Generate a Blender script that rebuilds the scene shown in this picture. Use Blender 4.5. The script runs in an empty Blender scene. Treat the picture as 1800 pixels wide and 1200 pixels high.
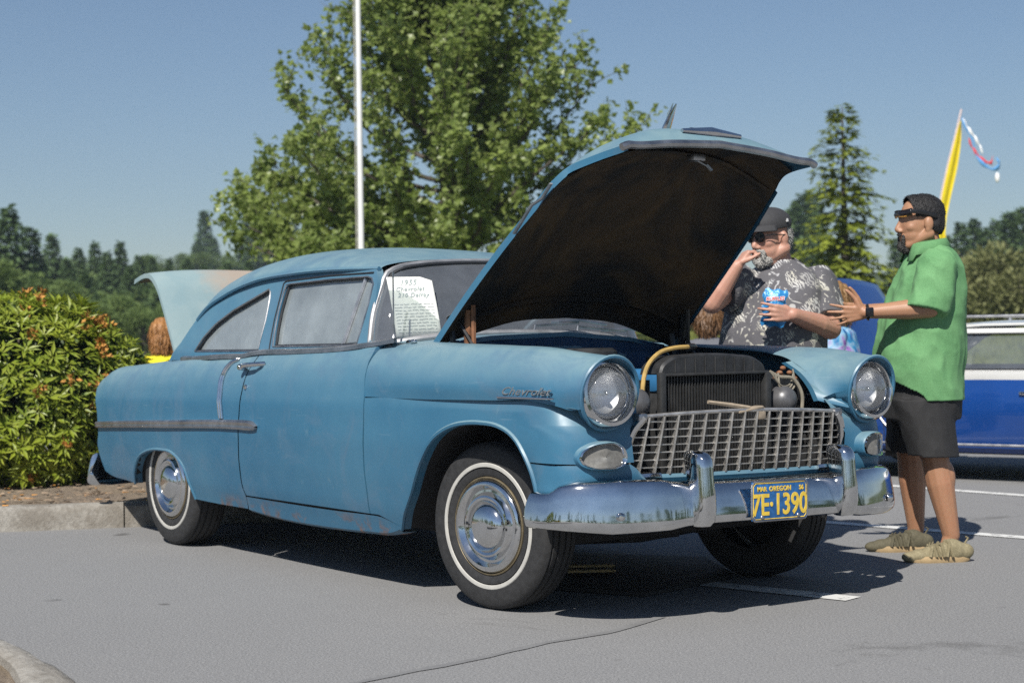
import bpy, bmesh, math, random
import numpy as np
from mathutils import Vector, Matrix, noise as mnoise
from mathutils.geometry import tessellate_polygon
R = math.radians
rnd = random.Random(7)
sc = bpy.context.scene
# ---------------------------------------------------------------- camera
cam_d = bpy.data.cameras.new('camera')
cam = bpy.data.objects.new('camera', cam_d)
sc.collection.objects.link(cam)
sc.camera = cam
CAM = Vector((5.6996, -4.83677, 1.12895))
AZ, EL, RO = 2.50848356, -4.36e-3, -1.32659e-2
_f = Vector((math.cos(EL) * math.cos(AZ), math.cos(EL) * math.sin(AZ), math.sin(EL)))
_r = _f.cross(Vector((0, 0, 1))).normalized()
_u = _r.cross(_f)
CR = _r * math.cos(RO) + _u * math.sin(RO)
CU = -_r * math.sin(RO) + _u * math.cos(RO)
_CF = _f
cam.matrix_world = Matrix(((CR.x, CU.x, -_f.x, CAM.x), (CR.y, CU.y, -_f.y, CAM.y), (CR.z, CU.z, -_f.z, CAM.z), (0, 0, 0, 1)))
cam_d.sensor_width = 36.0
cam_d.lens = 36.0 * 2990.49 / 1800
cam_d.clip_start = .05
cam_d.clip_end = 3000
cam_d.dof.use_dof = True
cam_d.dof.focus_distance = 6.9
cam_d.dof.aperture_fstop = 3.6
# ---------------------------------------------------------------- world, sun, exposure
SUN_DIR = Vector((.55, -.76, 1.0)).normalized()
w = bpy.data.worlds.new('World'); sc.world = w; w.use_nodes = True
wn = w.node_tree.nodes; wl = w.node_tree.links
bg = wn['Background']
sky = wn.new('ShaderNodeTexSky'); sky.sky_type = 'NISHITA'; sky.sun_disc = False
sky.sun_elevation = math.asin(SUN_DIR.z)
sky.sun_rotation = math.atan2(SUN_DIR.x, SUN_DIR.y)
sky.air_density = 1.0; sky.dust_density = .25; sky.ozone_density = 3.0; sky.altitude = 60
tint = wn.new('ShaderNodeMix'); tint.data_type = 'RGBA'; tint.blend_type = 'MULTIPLY'; tint.inputs[0].default_value = 1; tint.inputs[7].default_value = (.95, .985, 1.03, 1)
wl.new(sky.outputs[0], tint.inputs[6]); wl.new(tint.outputs[2], bg.inputs[0]); bg.inputs[1].default_value = .055
sd = bpy.data.lights.new('sun', 'SUN'); sd.energy = 4.7; sd.angle = R(.5); sd.color = (1, .955, .88)
so = bpy.data.objects.new('sun', sd); sc.collection.objects.link(so)
so.rotation_euler = (-SUN_DIR).to_track_quat('-Z', 'Y').to_euler(); so.location = (3, -6, 9)
vs = sc.view_settings
vs.view_transform = 'Standard'; vs.look = 'None'; vs.gamma = 1; vs.exposure = .45; vs.use_curve_mapping = False
sc.cycles.use_denoising = False
sc.cycles.max_bounces = 8; sc.cycles.transparent_max_bounces = 16

# ---------------------------------------------------------------- helpers
def link(o):
    sc.collection.objects.link(o); return o
def tag(o, label=None, cat=None, group=None, kind=None):
    if label: o['label'] = label
    if cat: o['category'] = cat
    if group: o['group'] = group
    if kind: o['kind'] = kind
    return o
def empty(name, loc=(0, 0, 0), label=None, cat=None, group=None, rz=0):
    o = bpy.data.objects.new(name, None); o.location = loc; o.rotation_euler = (0, 0, rz); o.empty_display_size = .2
    link(o); return tag(o, label, cat, group)
def cr(pts, n):
    """n points evenly along a smooth curve through pts"""
    P = np.array(pts, float)
    if len(P) == 2:
        t = np.linspace(0, 1, n)[:, None]; return P[0] * (1 - t) + P[1] * t
    d = np.linalg.norm(np.diff(P, axis=0), axis=1); d = np.maximum(d, 1e-9)
    s = np.concatenate([[0], np.cumsum(d)])
    sl = np.diff(P, axis=0) / d[:, None]
    T = np.empty_like(P); T[0] = sl[0]; T[-1] = sl[-1]
    for i in range(1, len(P) - 1):
        T[i] = (sl[i - 1] * d[i] + sl[i] * d[i - 1]) / (d[i] + d[i - 1])
    q = np.linspace(0, s[-1], n); k = np.clip(np.searchsorted(s, q, side='right') - 1, 0, len(d) - 1)
    h = d[k][:, None]; t = ((q - s[k]) / d[k])[:, None]
    return (2 * t**3 - 3 * t**2 + 1) * P[k] + (t**3 - 2 * t**2 + t) * h * T[k] + (-2 * t**3 + 3 * t**2) * P[k + 1] + (t**3 - t**2) * h * T[k + 1]
def lin(pts, n):
    P = np.array(pts, float); d = np.linalg.norm(np.diff(P, axis=0), axis=1); s = np.concatenate([[0], np.cumsum(d)])
    q = np.linspace(0, s[-1], n)
    return np.stack([np.interp(q, s, P[:, i]) for i in range(P.shape[1])], 1)
def at(px, py, D):
    return CAM + (_CF + CR * ((px - 900) / 2990.49) + CU * ((600 - py) / 2990.49)) * D
def atz(px, py, z=0.):
    d = _CF + CR * ((px - 900) / 2990.49) + CU * ((600 - py) / 2990.49)
    return CAM + d * ((z - CAM.z) / d.z)
def it(x, xs, ys): return float(np.interp(x, xs, ys))

class MB:
    def __init__(s): s.v = []; s.f = []; s.m = []
    def add(s, vs, fs, mi=0):
        o = len(s.v); s.v += [tuple(map(float, v)) for v in vs]
        s.f += [tuple(i + o for i in f) for f in fs]; s.m += [mi] * len(fs); return s
    def grid(s, P, closeu=False, closev=False, mi=0):
        P = np.asarray(P, float); n, m = P.shape[:2]
        fs = []
        for i in range(n if closeu else n - 1):
            for j in range(m if closev else m - 1):
                a, b = (i + 1) % n, (j + 1) % m
                fs.append((i * m + j, a * m + j, a * m + b, i * m + b))
        return s.add(P.reshape(-1, 3), fs, mi)
    def loft(s, guides, nu, nv, mi=0, smooth_v=True):
        G = np.stack([cr(g, nu) for g in guides], 1)
        rows = [(cr if smooth_v else lin)(G[i], nv) for i in range(nu)]
        return s.grid(rows, mi=mi)
    def tube(s, path, r, seg=8, closed=False, cap=True, mi=0, flat=None):
        P = [Vector(p) for p in path]; n = len(P)
        rr = r if hasattr(r, '__len__') else [r] * n
        rows = []; up = None
        for i in range(n):
            a = P[(i - 1) % n] if (closed or i > 0) else P[i]; b = P[(i + 1) % n] if (closed or i < n - 1) else P[i]
            t = (b - a).normalized() if (b - a).length > 1e-9 else Vector((0, 0, 1))
            if up is None:
                up = Vector((0, 0, 1)) if abs(t.z) < .9 else Vector((1, 0, 0))
            x = t.cross(up)
            if x.length < 1e-6: x = t.orthogonal()
            x.normalize(); up = x.cross(t).normalized()
            row = []
            for k in range(seg):
                an = 2 * math.pi * k / seg
                q = x * math.cos(an) * rr[i] + up * math.sin(an) * rr[i] * (flat or 1)
                row.append(P[i] + q)
            rows.append(row)
        o = len(s.v)
        s.grid([[tuple(p) for p in r_] for r_ in rows], closeu=closed, closev=True, mi=mi)
        if cap and not closed:
            s.f.append(tuple(o + k for k in range(seg))); s.m.append(mi)
            s.f.append(tuple(o + (n - 1) * seg + k for k in range(seg))); s.m.append(mi)
        return s
    def lathe(s, prof, origin=(0, 0, 0), axis=(0, 0, 1), seg=32, mi=0):
        """prof: (radius, along axis)"""
        q = Vector((0, 0, 1)).rotation_difference(Vector(axis).normalized()); o = Vector(origin)
        rows = []
        for r_, h in prof:
            rows.append([tuple(o + q @ Vector((r_ * math.cos(2 * math.pi * k / seg), r_ * math.sin(2 * math.pi * k / seg), h))) for k in range(seg)])
        return s.grid(rows, closev=True, mi=mi)
    def box(s, c, d, rot=None, mi=0):
        x, y, z = [q / 2 for q in d]; c = Vector(c)
        V = [Vector(p) for p in ((-x, -y, -z), (x, -y, -z), (x, y, -z), (-x, y, -z), (-x, -y, z), (x, -y, z), (x, y, z), (-x, y, z))]
        if rot is not None: V = [rot @ p for p in V]
        return s.add([tuple(c + p) for p in V], [(0, 3, 2, 1), (4, 5, 6, 7), (0, 1, 5, 4), (1, 2, 6, 5), (2, 3, 7, 6), (3, 0, 4, 7)], mi)
    def rbox(s, c, d, b=.01, rot=None, mi=0):
        bm = bmesh.new(); bmesh.ops.create_cube(bm, size=1)
        for v in bm.verts: v.co = Vector((v.co.x * d[0], v.co.y * d[1], v.co.z * d[2]))
        bmesh.ops.bevel(bm, geom=bm.edges[:], offset=b, segments=2, affect='EDGES', profile=.5)
        bm.verts.index_update()
        V = [(rot @ v.co if rot is not None else v.co) + Vector(c) for v in bm.verts]
        s.add([tuple(v) for v in V], [tuple(v.index for v in f.verts) for f in bm.faces], mi); bm.free(); return s
    def ell(s, c, r, rot=None, nu=12, nv=16, mi=0):
        bm = bmesh.new(); bmesh.ops.create_uvsphere(bm, u_segments=nv, v_segments=nu, radius=1)
        bm.verts.index_update()
        V = []
        for v in bm.verts:
            p = Vector((v.co.x * r[0], v.co.y * r[1], v.co.z * r[2]))
            V.append((rot @ p if rot is not None else p) + Vector(c))
        s.add([tuple(v) for v in V], [tuple(v.index for v in f.verts) for f in bm.faces], mi); bm.free(); return s
    def cap(s, a, b, ra, rb, seg=12, mi=0):
        """tapered capsule"""
        a = Vector(a); b = Vector(b); d = b - a; L = d.length; t = d.normalized()
        path = []; rr = []
        for k in range(4): 
            an = math.pi / 2 * (k / 4); path.append(a - t * ra * math.cos(an)); rr.append(max(ra * math.sin(an), ra * .05))
        for k in range(5): path.append(a + d * k / 4); rr.append(ra + (rb - ra) * k / 4)
        for k in range(3, -1, -1):
            an = math.pi / 2 * (k / 4); path.append(b + t * rb * math.cos(an)); rr.append(max(rb * math.sin(an), rb * .05))
        return s.tube(path, rr, seg, mi=mi)
    def map(s, fn):
        s.v = [tuple(fn(v)) for v in s.v]; return s
    def build(s, name, mats, parent=None, smooth=35, thick=0, fixn=True, data_only=False):
        me = bpy.data.meshes.new(name); me.from_pydata(s.v, [], s.f)
        if not isinstance(mats, (list, tuple)): mats = [mats]
        for m_ in mats: me.materials.append(m_)
        if any(s.m): me.polygons.foreach_set('material_index', s.m)
        if fixn:
            bm = bmesh.new(); bm.from_mesh(me)
            bmesh.ops.remove_doubles(bm, verts=bm.verts[:], dist=1e-5)
            bmesh.ops.recalc_face_normals(bm, faces=bm.faces[:]); bm.to_mesh(me); bm.free()
        if smooth:
            me.shade_smooth(); me.set_sharp_from_angle(angle=R(smooth))
        me.update()
        if data_only: return me
        o = bpy.data.objects.new(name, me); link(o)
        if parent is not None: o.parent = parent
        if thick:
            md = o.modifiers.new('solid', 'SOLIDIFY'); md.thickness = thick; md.offset = 0
        return o
def inst(name, me, parent=None, M=None):
    o = bpy.data.objects.new(name, me); link(o)
    if parent is not None: o.parent = parent
    if M is not None: o.matrix_local = M
    return o
def text_mesh(txt, size, extrude=0., shear=0., bold=0., space=1., align='CENTER'):
    c = bpy.data.curves.new('t', 'FONT'); c.body = txt; c.size = size; c.extrude = extrude; c.shear = shear; c.offset = bold
    c.space_character = space; c.align_x = align; c.align_y = 'CENTER'; c.resolution_u = 3
    o = bpy.data.objects.new('t', c); link(o)
    dg = bpy.context.evaluated_depsgraph_get()
    me = bpy.data.meshes.new_from_object(o.evaluated_get(dg))
    bpy.data.objects.remove(o); bpy.data.curves.remove(c); return me
def text_obj(name, txt, size, mat, parent, origin, xdir, ydir, **kw):
    me = text_mesh(txt, size, **kw); me.materials.clear(); me.materials.append(mat)
    x = Vector(xdir).normalized(); y = Vector(ydir); y = (y - x * y.dot(x)).normalized(); z = x.cross(y)
    M = Matrix(((x.x, y.x, z.x, origin[0]), (x.y, y.y, z.y, origin[1]), (x.z, y.z, z.z, origin[2]), (0, 0, 0, 1)))
    return inst(name, me, parent, M)
# ---------------------------------------------------------------- materials
class NT:
    def __init__(s, name):
        s.mat = bpy.data.materials.new(name); s.mat.use_nodes = True
        s.n = s.mat.node_tree.nodes; s.l = s.mat.node_tree.links; s.p = s.n['Principled BSDF']; s.out = s.n['Material Output']
        s._tc = None
    def node(s, t, **kw):
        nd = s.n.new(t)
        for k, v in kw.items():
            if k.startswith('i_'): nd.inputs[k[2:].replace('_', ' ')].default_value = v
            else: setattr(nd, k, v)
        return nd
    @property
    def tc(s):
        if s._tc is None: s._tc = s.n.new('ShaderNodeTexCoord')
        return s._tc
    def noise(s, scale, detail=4, rough=.55, coord='Object', vec=None, dist=0):
        nd = s.node('ShaderNodeTexNoise'); nd.inputs['Scale'].default_value = scale; nd.inputs['Detail'].default_value = detail
        nd.inputs['Roughness'].default_value = rough; nd.inputs['Distortion'].default_value = dist
        s.l.new(vec if vec is not None else s.tc.outputs[coord], nd.inputs['Vector']); return nd.outputs['Fac']
    def ramp(s, fac, stops):
        nd = s.node('ShaderNodeValToRGB'); e = nd.color_ramp.elements
        while len(e) < len(stops): e.new(.5)
        for el, (p, c) in zip(e, stops):
            el.position = p; el.color = (c, c, c, 1) if not hasattr(c, '__len__') else (*c[:3], 1)
        s.l.new(fac, nd.inputs[0]); return nd.outputs[0]
    def mix(s, fac, a, b, mode='MIX'):
        nd = s.node('ShaderNodeMix', data_type='RGBA', blend_type=mode)
        for sock, v in ((nd.inputs[0], fac), (nd.inputs[6], a), (nd.inputs[7], b)):
            if hasattr(v, 'is_output'): s.l.new(v, sock)
            elif hasattr(v, '__len__'): sock.default_value = (*v[:3], 1)
            else: sock.default_value = v
        return nd.outputs[2]
    def math(s, op, a, b=0., clamp=False):
        nd = s.node('ShaderNodeMath', operation=op); nd.use_clamp = clamp
        for sock, v in ((nd.inputs[0], a), (nd.inputs[1], b)):
            if hasattr(v, 'is_output'): s.l.new(v, sock)
            else: sock.default_value = v
        return nd.outputs[0]
    def bump(s, h, strength=.2, dist=.01):
        nd = s.node('ShaderNodeBump'); nd.inputs['Strength'].default_value = strength; nd.inputs['Distance'].default_value = dist
        s.l.new(h, nd.inputs['Height']); s.l.new(nd.outputs[0], s.p.inputs['Normal']); return nd
    def set(s, **kw):
        for k, v in kw.items():
            sock = s.p.inputs[k.replace('_', ' ')]
            if hasattr(v, 'is_output'): s.l.new(v, sock)
            elif hasattr(v, '__len__'): sock.default_value = (*v[:3], 1)
            else: sock.default_value = v
        return s
def simple(name, col, rough=.6, metal=0., var=.15, scale=30, bump=0., spec=.5, coat=0.):
    t = NT(name)
    f = t.noise(scale, 5)
    c0 = [max(0, c * (1 - var)) for c in col]; c1 = [min(1, c * (1 + var)) for c in col]
    t.set(Base_Color=t.ramp(f, [(.3, c0), (.7, c1)]), Roughness=t.ramp(f, [(.3, max(0, rough - .06)), (.7, min(1, rough + .06))]), Metallic=metal)
    t.p.inputs['Specular IOR Level'].default_value = spec
    t.p.inputs['Coat Weight'].default_value = coat
    if bump: t.bump(f, bump, .01)
    return t.mat
MAT = {}
def mats():
    # weathered blue car paint: chalky where it faces up, scratches, dust along the bottom
    t = NT('faded_blue_paint')
    g = t.node('ShaderNodeNewGeometry')
    sep = t.node('ShaderNodeSeparateXYZ'); t.l.new(g.outputs['Normal'], sep.inputs[0])
    big = t.noise(1.6, 5, .6); fine = t.noise(60, 4, .7); mid = t.noise(7, 5, .65, dist=.4)
    base = t.mix(t.ramp(big, [(.35, 0.), (.68, 1.)]), (.026, .122, .218), (.048, .16, .256))
    up = t.math('MULTIPLY', t.ramp(sep.outputs[2], [(.05, 0.), (.75, 1.)]), t.ramp(mid, [(.3, .65), (.6, 1.)]))
    base = t.mix(up, base, (.165, .26, .295))
    blem = t.ramp(mid, [(.66, 0.), (.74, 1.)])
    base = t.mix(t.math('MULTIPLY', blem, .35), base, (.17, .26, .30))
    sx = t.node('ShaderNodeMapping'); sx.inputs['Scale'].default_value = (1.5, 1.5, 40); t.l.new(t.tc.outputs['Object'], sx.inputs[0])
    scr = t.noise(3, 3, .5, vec=sx.outputs[0])
    base = t.mix(t.math('MULTIPLY', t.ramp(scr, [(.68, 0.), (.74, 1.)]), .18), base, (.3, .38, .42))
    scf = t.math('MULTIPLY', t.ramp(t.noise(2.4, 6, .7, dist=1.2), [(.50, 0.), (.62, 1.)]), t.ramp(t.noise(30, 3, .6), [(.3, .25), (.7, .6)]))
    base = t.mix(scf, base, (.085, .16, .24))
    # rust speckle low on the body
    po = t.node('ShaderNodeSeparateXYZ'); t.l.new(t.tc.outputs['Object'], po.inputs[0])
    low = t.ramp(po.outputs[2], [(.24, 1.), (.345, 0.)])
    rs = t.math('MULTIPLY', low, t.ramp(t.noise(5, 6, .7, dist=.8), [(.5, 0.), (.6, .9)]))
    rustc = t.ramp(t.noise(24, 5), [(.3, (.09, .045, .022)), (.7, (.32, .13, .035))])
    base = t.mix(rs, base, rustc)
    t.set(Base_Color=base, Roughness=t.ramp(mid, [(.3, .36), (.7, .5)]))
    t.p.inputs['Specular IOR Level'].default_value = .5
    t.bump(fine, .03, .004)
    MAT['paint'] = t.mat
    # trunk lid: more faded with a big rusty patch
    t = NT('faded_trunk_paint')
    mid = t.noise(4, 6, .65, dist=.5)
    base = t.ramp(mid, [(.35, (.20, .295, .32)), (.65, (.27, .35, .355))])
    pt = t.node('ShaderNodeVectorMath', operation='DISTANCE'); t.l.new(t.tc.outputs['Object'], pt.inputs[0]); pt.inputs[1].default_value = (-3.48, .02, 1.57)
    m2 = t.math('SUBTRACT', t.ramp(pt.outputs['Value'], [(.05, 1.), (.60, 0.)]), t.math('MULTIPLY', t.noise(9, 6, .7), .55))
    base = t.mix(t.ramp(m2, [(.05, 0.), (.45, .6)]), base, (.42, .27, .17))
    t.set(Base_Color=base, Roughness=.62); MAT['paint_lid'] = t.mat
    # chrome
    t = NT('old_chrome')
    n = t.noise(9, 6, .65); n2 = t.noise(90, 3)
    t.set(Base_Color=t.ramp(n, [(.35, (.58, .585, .59)), (.7, (.75, .755, .76))]), Metallic=1., Roughness=t.ramp(n, [(.35, .05), (.75, .13)]))
    t.bump(t.noise(5, 2), .03, .01)
    MAT['chrome'] = t.mat
    MAT['trim'] = simple('dull_steel_trim', (.42, .42, .43), .42, 1., .2, 12)
    MAT['matte_trim'] = simple('matte_steel_trim', (.36, .36, .37), .5, .6, .2, 12)
    MAT['grille'] = simple('dusty_grille_metal', (.55, .53, .50), .38, .8, .25, 25)
    MAT['rubber'] = simple('tyre_rubber', (.022, .022, .023), .75, 0, .3, 40, .1)
    MAT['seal'] = simple('black_rubber_seal', (.018, .02, .024), .6)
    MAT['white_band'] = simple('whitewall', (.44, .43, .40), .6, 0, .1, 20)
    MAT['rim_brown'] = simple('rim_edge_paint', (.16, .13, .08), .5, .4, .3, 20)
    MAT['dark'] = simple('underbody_black', (.012, .012, .013), .8, 0, .3, 15)
    MAT['bay'] = simple('engine_bay_black', (.02, .021, .023), .55, 0, .4, 20)
    MAT['firewall'] = simple('firewall_blue', (.03, .075, .16), .5, 0, .25, 10)
    MAT['iron'] = simple('engine_iron', (.05, .05, .05), .5, .5, .3, 18)
    MAT['rust'] = simple('rusty_steel', (.22, .1, .05), .8, .1, .4, 22)
    MAT['hose'] = simple('yellow_hose', (.42, .28, .09), .55, 0, .25, 20)
    MAT['wire'] = simple('grey_wiring', (.2, .18, .14), .6, 0, .3, 20)
    MAT['latch'] = simple('weathered_latch_metal', (.33, .27, .2), .7, .2, .3, 20)
    MAT['horn'] = simple('horn_grey', (.11, .11, .115), .38, .3, .2, 30)
    MAT['headliner'] = simple('headliner_tan', (.36, .2, .14), .9, 0, .15, 15)
    MAT['seat'] = simple('seat_cloth', (.11, .13, .15), .85, 0, .2, 25)
    MAT['cloth_pink'] = simple('pink_cloth', (.6, .32, .33), .9, 0, .15, 10)
    MAT['interior'] = simple('interior_blue', (.06, .1, .14), .6, 0, .2, 12)
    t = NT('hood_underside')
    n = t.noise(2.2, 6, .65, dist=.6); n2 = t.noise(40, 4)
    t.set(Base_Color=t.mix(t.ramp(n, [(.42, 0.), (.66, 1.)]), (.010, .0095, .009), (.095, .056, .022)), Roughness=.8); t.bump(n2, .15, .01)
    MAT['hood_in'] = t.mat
    # glass
    def glass(name, tint, gl, dust, dustc=(.5, .52, .52)):
        t = NT(name); t.n.remove(t.p)
        tr = t.node('ShaderNodeBsdfTransparent'); tr.inputs[0].default_value = (*tint, 1)
        gs = t.node('ShaderNodeBsdfGlossy'); gs.inputs['Roughness'].default_value = .02
        df = t.node('ShaderNodeBsdfDiffuse'); df.inputs[0].default_value = (*dustc, 1)
        m1 = t.node('ShaderNodeMixShader'); m2 = t.node('ShaderNodeMixShader')
        fr = t.node('ShaderNodeFresnel'); fr.inputs[0].default_value = 1.5
        t.l.new(t.math('ADD', t.math('MULTIPLY', fr.outputs[0], 1.), gl, True), m1.inputs[0])
        t.l.new(tr.outputs[0], m1.inputs[1]); t.l.new(gs.outputs[0], m1.inputs[2])
        d = t.math('MULTIPLY', t.ramp(t.noise(5, 5, .6), [(.3, .7), (.7, 1.15)]), dust)
        t.l.new(d, m2.inputs[0]); t.l.new(m1.outputs[0], m2.inputs[1]); t.l.new(df.outputs[0], m2.inputs[2])
        t.l.new(m2.outputs[0], t.out.inputs[0]); return t.mat
    MAT['glass_ws'] = glass('windshield_glass', (.86, .9, .88), .06, .18, (.42, .46, .52))
    MAT['glass_clear'] = glass('clear_side_glass', (.88, .92, .9), .04, .05, (.5, .52, .54))
    MAT['glass_side'] = glass('dusty_side_glass', (.8, .84, .84), .20, .35, (.52, .59, .62))
    MAT['lens'] = glass('headlight_glass', (.95, .96, .97), .14, .10, (.7, .72, .74))
    t = NT('parking_lens'); t.set(Base_Color=t.ramp(t.noise(60, 3), [(.3, (.17, .165, .155)), (.7, (.25, .245, .23))]), Roughness=.25); t.p.inputs['Transmission Weight'].default_value = .2; MAT['plens'] = t.mat
    t = NT('headlight_reflector'); t.set(Base_Color=(.8, .8, .8), Metallic=.9, Roughness=.42); t.bump(t.noise(40, 2), .12, .01); MAT['reflector'] = t.mat
    MAT['plate_blue'] = simple('plate_blue', (.02, .11, .3), .45, 0, .35, 40)
    MAT['plate_yellow'] = simple('plate_yellow', (.72, .5, .06), .45, 0, .2, 40)
    MAT['black'] = simple('black_plastic', (.012, .012, .013), .35)
    MAT['paper'] = simple('white_card', (.78, .78, .74), .8, 0, .04, 6)
    MAT['ink'] = simple('grey_ink', (.36, .42, .42), .8, 0, .1, 6)
mats()
# ---------------------------------------------------------------- ground
t = NT('asphalt')
big = t.noise(.35, 5, .6); mid = t.noise(6, 6, .7); fine = t.noise(260, 3, .7); agg = t.noise(90, 2, .6)
base = t.ramp(big, [(.3, (.185, .185, .187)), (.7, (.225, .224, .224))])
base = t.mix(t.ramp(mid, [(.35, 0.), (.75, .5)]), base, (.165, .165, .17))
base = t.mix(.6, base, t.ramp(t.noise(120, 3, .75), [(.32, (.075, .076, .08)), (.68, (.37, .37, .37))]))
stn = t.math('MULTIPLY', t.ramp(t.noise(.9, 5, .7, dist=1.), [(.62, 0.), (.72, 1.)]), .45)
base = t.mix(stn, base, (.075, .073, .072))
drop = t.ramp(t.noise(3.2, 2, .4), [(.735, 0.), (.76, .6)])
base = t.mix(drop, base, (.05, .048, .047))
spk = t.node('ShaderNodeTexVoronoi'); spk.inputs['Scale'].default_value = 95; t.l.new(t.tc.outputs['Object'], spk.inputs['Vector'])
base = t.mix(t.ramp(spk.outputs['Distance'], [(.12, .5), (.3, 0.)]), base, t.ramp(spk.outputs['Color'], [(.2, (.06, .06, .06)), (.8, (.42, .41, .4))]))
t.set(Base_Color=base, Roughness=.9); t.p.inputs['Specular IOR Level'].default_value = .3
t.bump(t.math('ADD', agg, fine), .35, .006)
m = MB(); gs = 480
m.add([(-gs, -gs, 0), (gs, -gs, 0), (gs, gs, 0), (-gs, gs, 0)], [(0, 1, 2, 3)])
tag(m.build('asphalt_ground', t.mat, smooth=0), kind='structure')
# painted lines, a few millimetres proud
t = NT('road_paint'); f_ = t.noise(14, 6, .7)
t.set(Base_Color=t.ramp(f_, [(.36, (.2, .2, .2)), (.46, (.62, .62, .60))]), Roughness=.8); MAT['paintline'] = t.mat
def stripe(a, b, wd, n=12):
    a, b = Vector(a), Vector(b); d = (b - a).normalized(); q = Vector((-d.y, d.x, 0)) * wd / 2
    m = MB(); m.grid([[tuple(a + (b - a) * (k / n) + q * e + Vector((0, 0, .004))) for e in (-1, 0, 1)] for k in range(n + 1)])
    return tag(m.build('parking_line', MAT['paintline'], smooth=0), kind='structure')
LD = Vector((.976, .223, 0)).normalized()
pe = atz(1500, 1053); stripe(pe - LD * 1.5, pe, .13)
p1, p2 = atz(1465, 919), atz(1800, 945); stripe(p1 - (p2 - p1) * 1.2, p2 + (p2 - p1) * 1.5, .11)
p1, p2 = atz(1690, 863), atz(1800, 871); stripe(p1 - (p2 - p1) * 3, p2 + (p2 - p1) * 4, .11)
# tar seam
t = NT('tar_seam'); t.set(Base_Color=t.ramp(t.noise(9, 5, .7), [(.3, (.155, .155, .157)), (.7, (.2, .2, .202))]), Roughness=.85); 
P = [atz(q[0], q[1]) for q in cr([(560, 1215), (700, 1185), (840, 1158), (960, 1130), (1075, 1110), (1160, 1085)], 30)]
m = MB(); m.grid([[tuple(p + Vector((0, 0, .003)) + Vector((.5, .6, 0)) * (e * (.03 + .02 * mnoise.noise(p * 7)))) for e in (-1, 1)] for p in P]); tag(m.build('tar_seam', t.mat, smooth=0), kind='structure')
# ---------------------------------------------------------------- planting bed and kerb behind the car
KA, KD = Vector((-4.193, -1.345, 0)), Vector((.394, .919, 0)).normalized()
KN = Vector((-KD.y, KD.x, 0))
t = NT('kerb_concrete'); n1 = t.noise(5, 6, .7); n2 = t.noise(45, 5, .7)
t.set(Base_Color=t.mix(t.ramp(n1, [(.4, 0.), (.62, .8)]), t.ramp(n2, [(.3, (.24, .225, .2)), (.7, (.42, .40, .36))]), (.16, .14, .115)), Roughness=.92); t.bump(t.math('ADD', n1, n2), .5, .02); MAT['kerb'] = t.mat
kb = empty('kerb', tuple(KA), 'rough weathered concrete kerb edging the planting bed', 'kerb')
for k in range(-6, 1):
    m = MB(); a = KA + KD * (k * 1.15 + .72); L_ = 1.142
    rows = []
    for u in np.linspace(0, 1, 14):
        p = a + KD * (L_ * u); j = lambda q: .006 * mnoise.noise((p + Vector((0, 0, q))) * 9)
        rows.append([tuple(p + KN * o_ + Vector((0, 0, z)) + KN * j(z * 3)) for o_, z in ((0, -.02), (.003, .04), (.008, .10), (.018, .128 + j(1)), (.04, .142 + j(2)), (.10, .146 + j(3)), (.16, .142), (.175, .05))])
    m.grid(rows); m.add([rows[0][i] for i in range(8)], [tuple(range(8))]); m.add([rows[-1][i] for i in range(8)], [tuple(range(8))])
    m.map(lambda v: (v[0] - KA.x, v[1] - KA.y, v[2])); m.build('kerb_stone', MAT['kerb'], kb)
t = NT('bark_mulch'); n1 = t.noise(55, 5, .75); n2 = t.noise(2.5, 4)
t.set(Base_Color=t.mix(t.ramp(n2, [(.4, 0.), (.7, .6)]), t.ramp(n1, [(.28, (.075, .055, .04)), (.5, (.2, .155, .115)), (.75, (.38, .32, .25))]), (.22, .17, .11)), Roughness=.95); t.bump(n1, .8, .02); MAT['mulch'] = t.mat
m = MB(); rows = []
for u in np.linspace(-8, 1.85, 90):
    row = []
    for v in np.linspace(.165, 5.5, 60):
        p = KA + KD * u + KN * v
        row.append((p.x, p.y, .125 + .02 * min(1, v) + .03 * mnoise.noise(p * 2.2) * min(1, v * 2) + .012 * mnoise.noise(p * 14)))
    rows.append(row)
m.grid(rows); tag(m.build('mulch_bed', MAT['mulch']), kind='structure')
m = MB(); rr = random.Random(5)          # loose chips and fallen petals
def chips(n, sz, umin, umax, vmin, vmax):
    mm = MB()
    for k in range(n):
        p = KA + KD * rr.uniform(umin, umax) + KN * rr.uniform(vmin, vmax)
        z = .125 + .02 * min(1, max(0, (p - KA).dot(KN))) + .03 * mnoise.noise(p * 2.2) + .014
        M = Matrix.Rotation(rr.uniform(0, 6.3), 3, 'Z') @ Matrix.Rotation(rr.uniform(-.5, .5), 3, 'X'); s_ = rr.uniform(.5, 1.3) * sz
        V = [M @ Vector(q) * s_ + Vector((p.x, p.y, z)) for q in ((-1, -.35, 0), (1, -.3, .1), (1.1, .3, 0), (-.9, .4, .1))]
        mm.add([tuple(v) for v in V], [(0, 1, 2, 3)])
    return mm
o = chips(2600, .022, -4, 1.8, .17, 3.2).build('bark_chips', simple('bark_chip', (.26, .19, .13), .95, 0, .5, 9), smooth=0); tag(o, kind='stuff')
o = chips(420, .02, -4, 1.8, .05, 1.6).build('fallen_petals', simple('fallen_petal', (.5, .24, .06), .9, 0, .3, 9), smooth=0); tag(o, kind='stuff')
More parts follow.
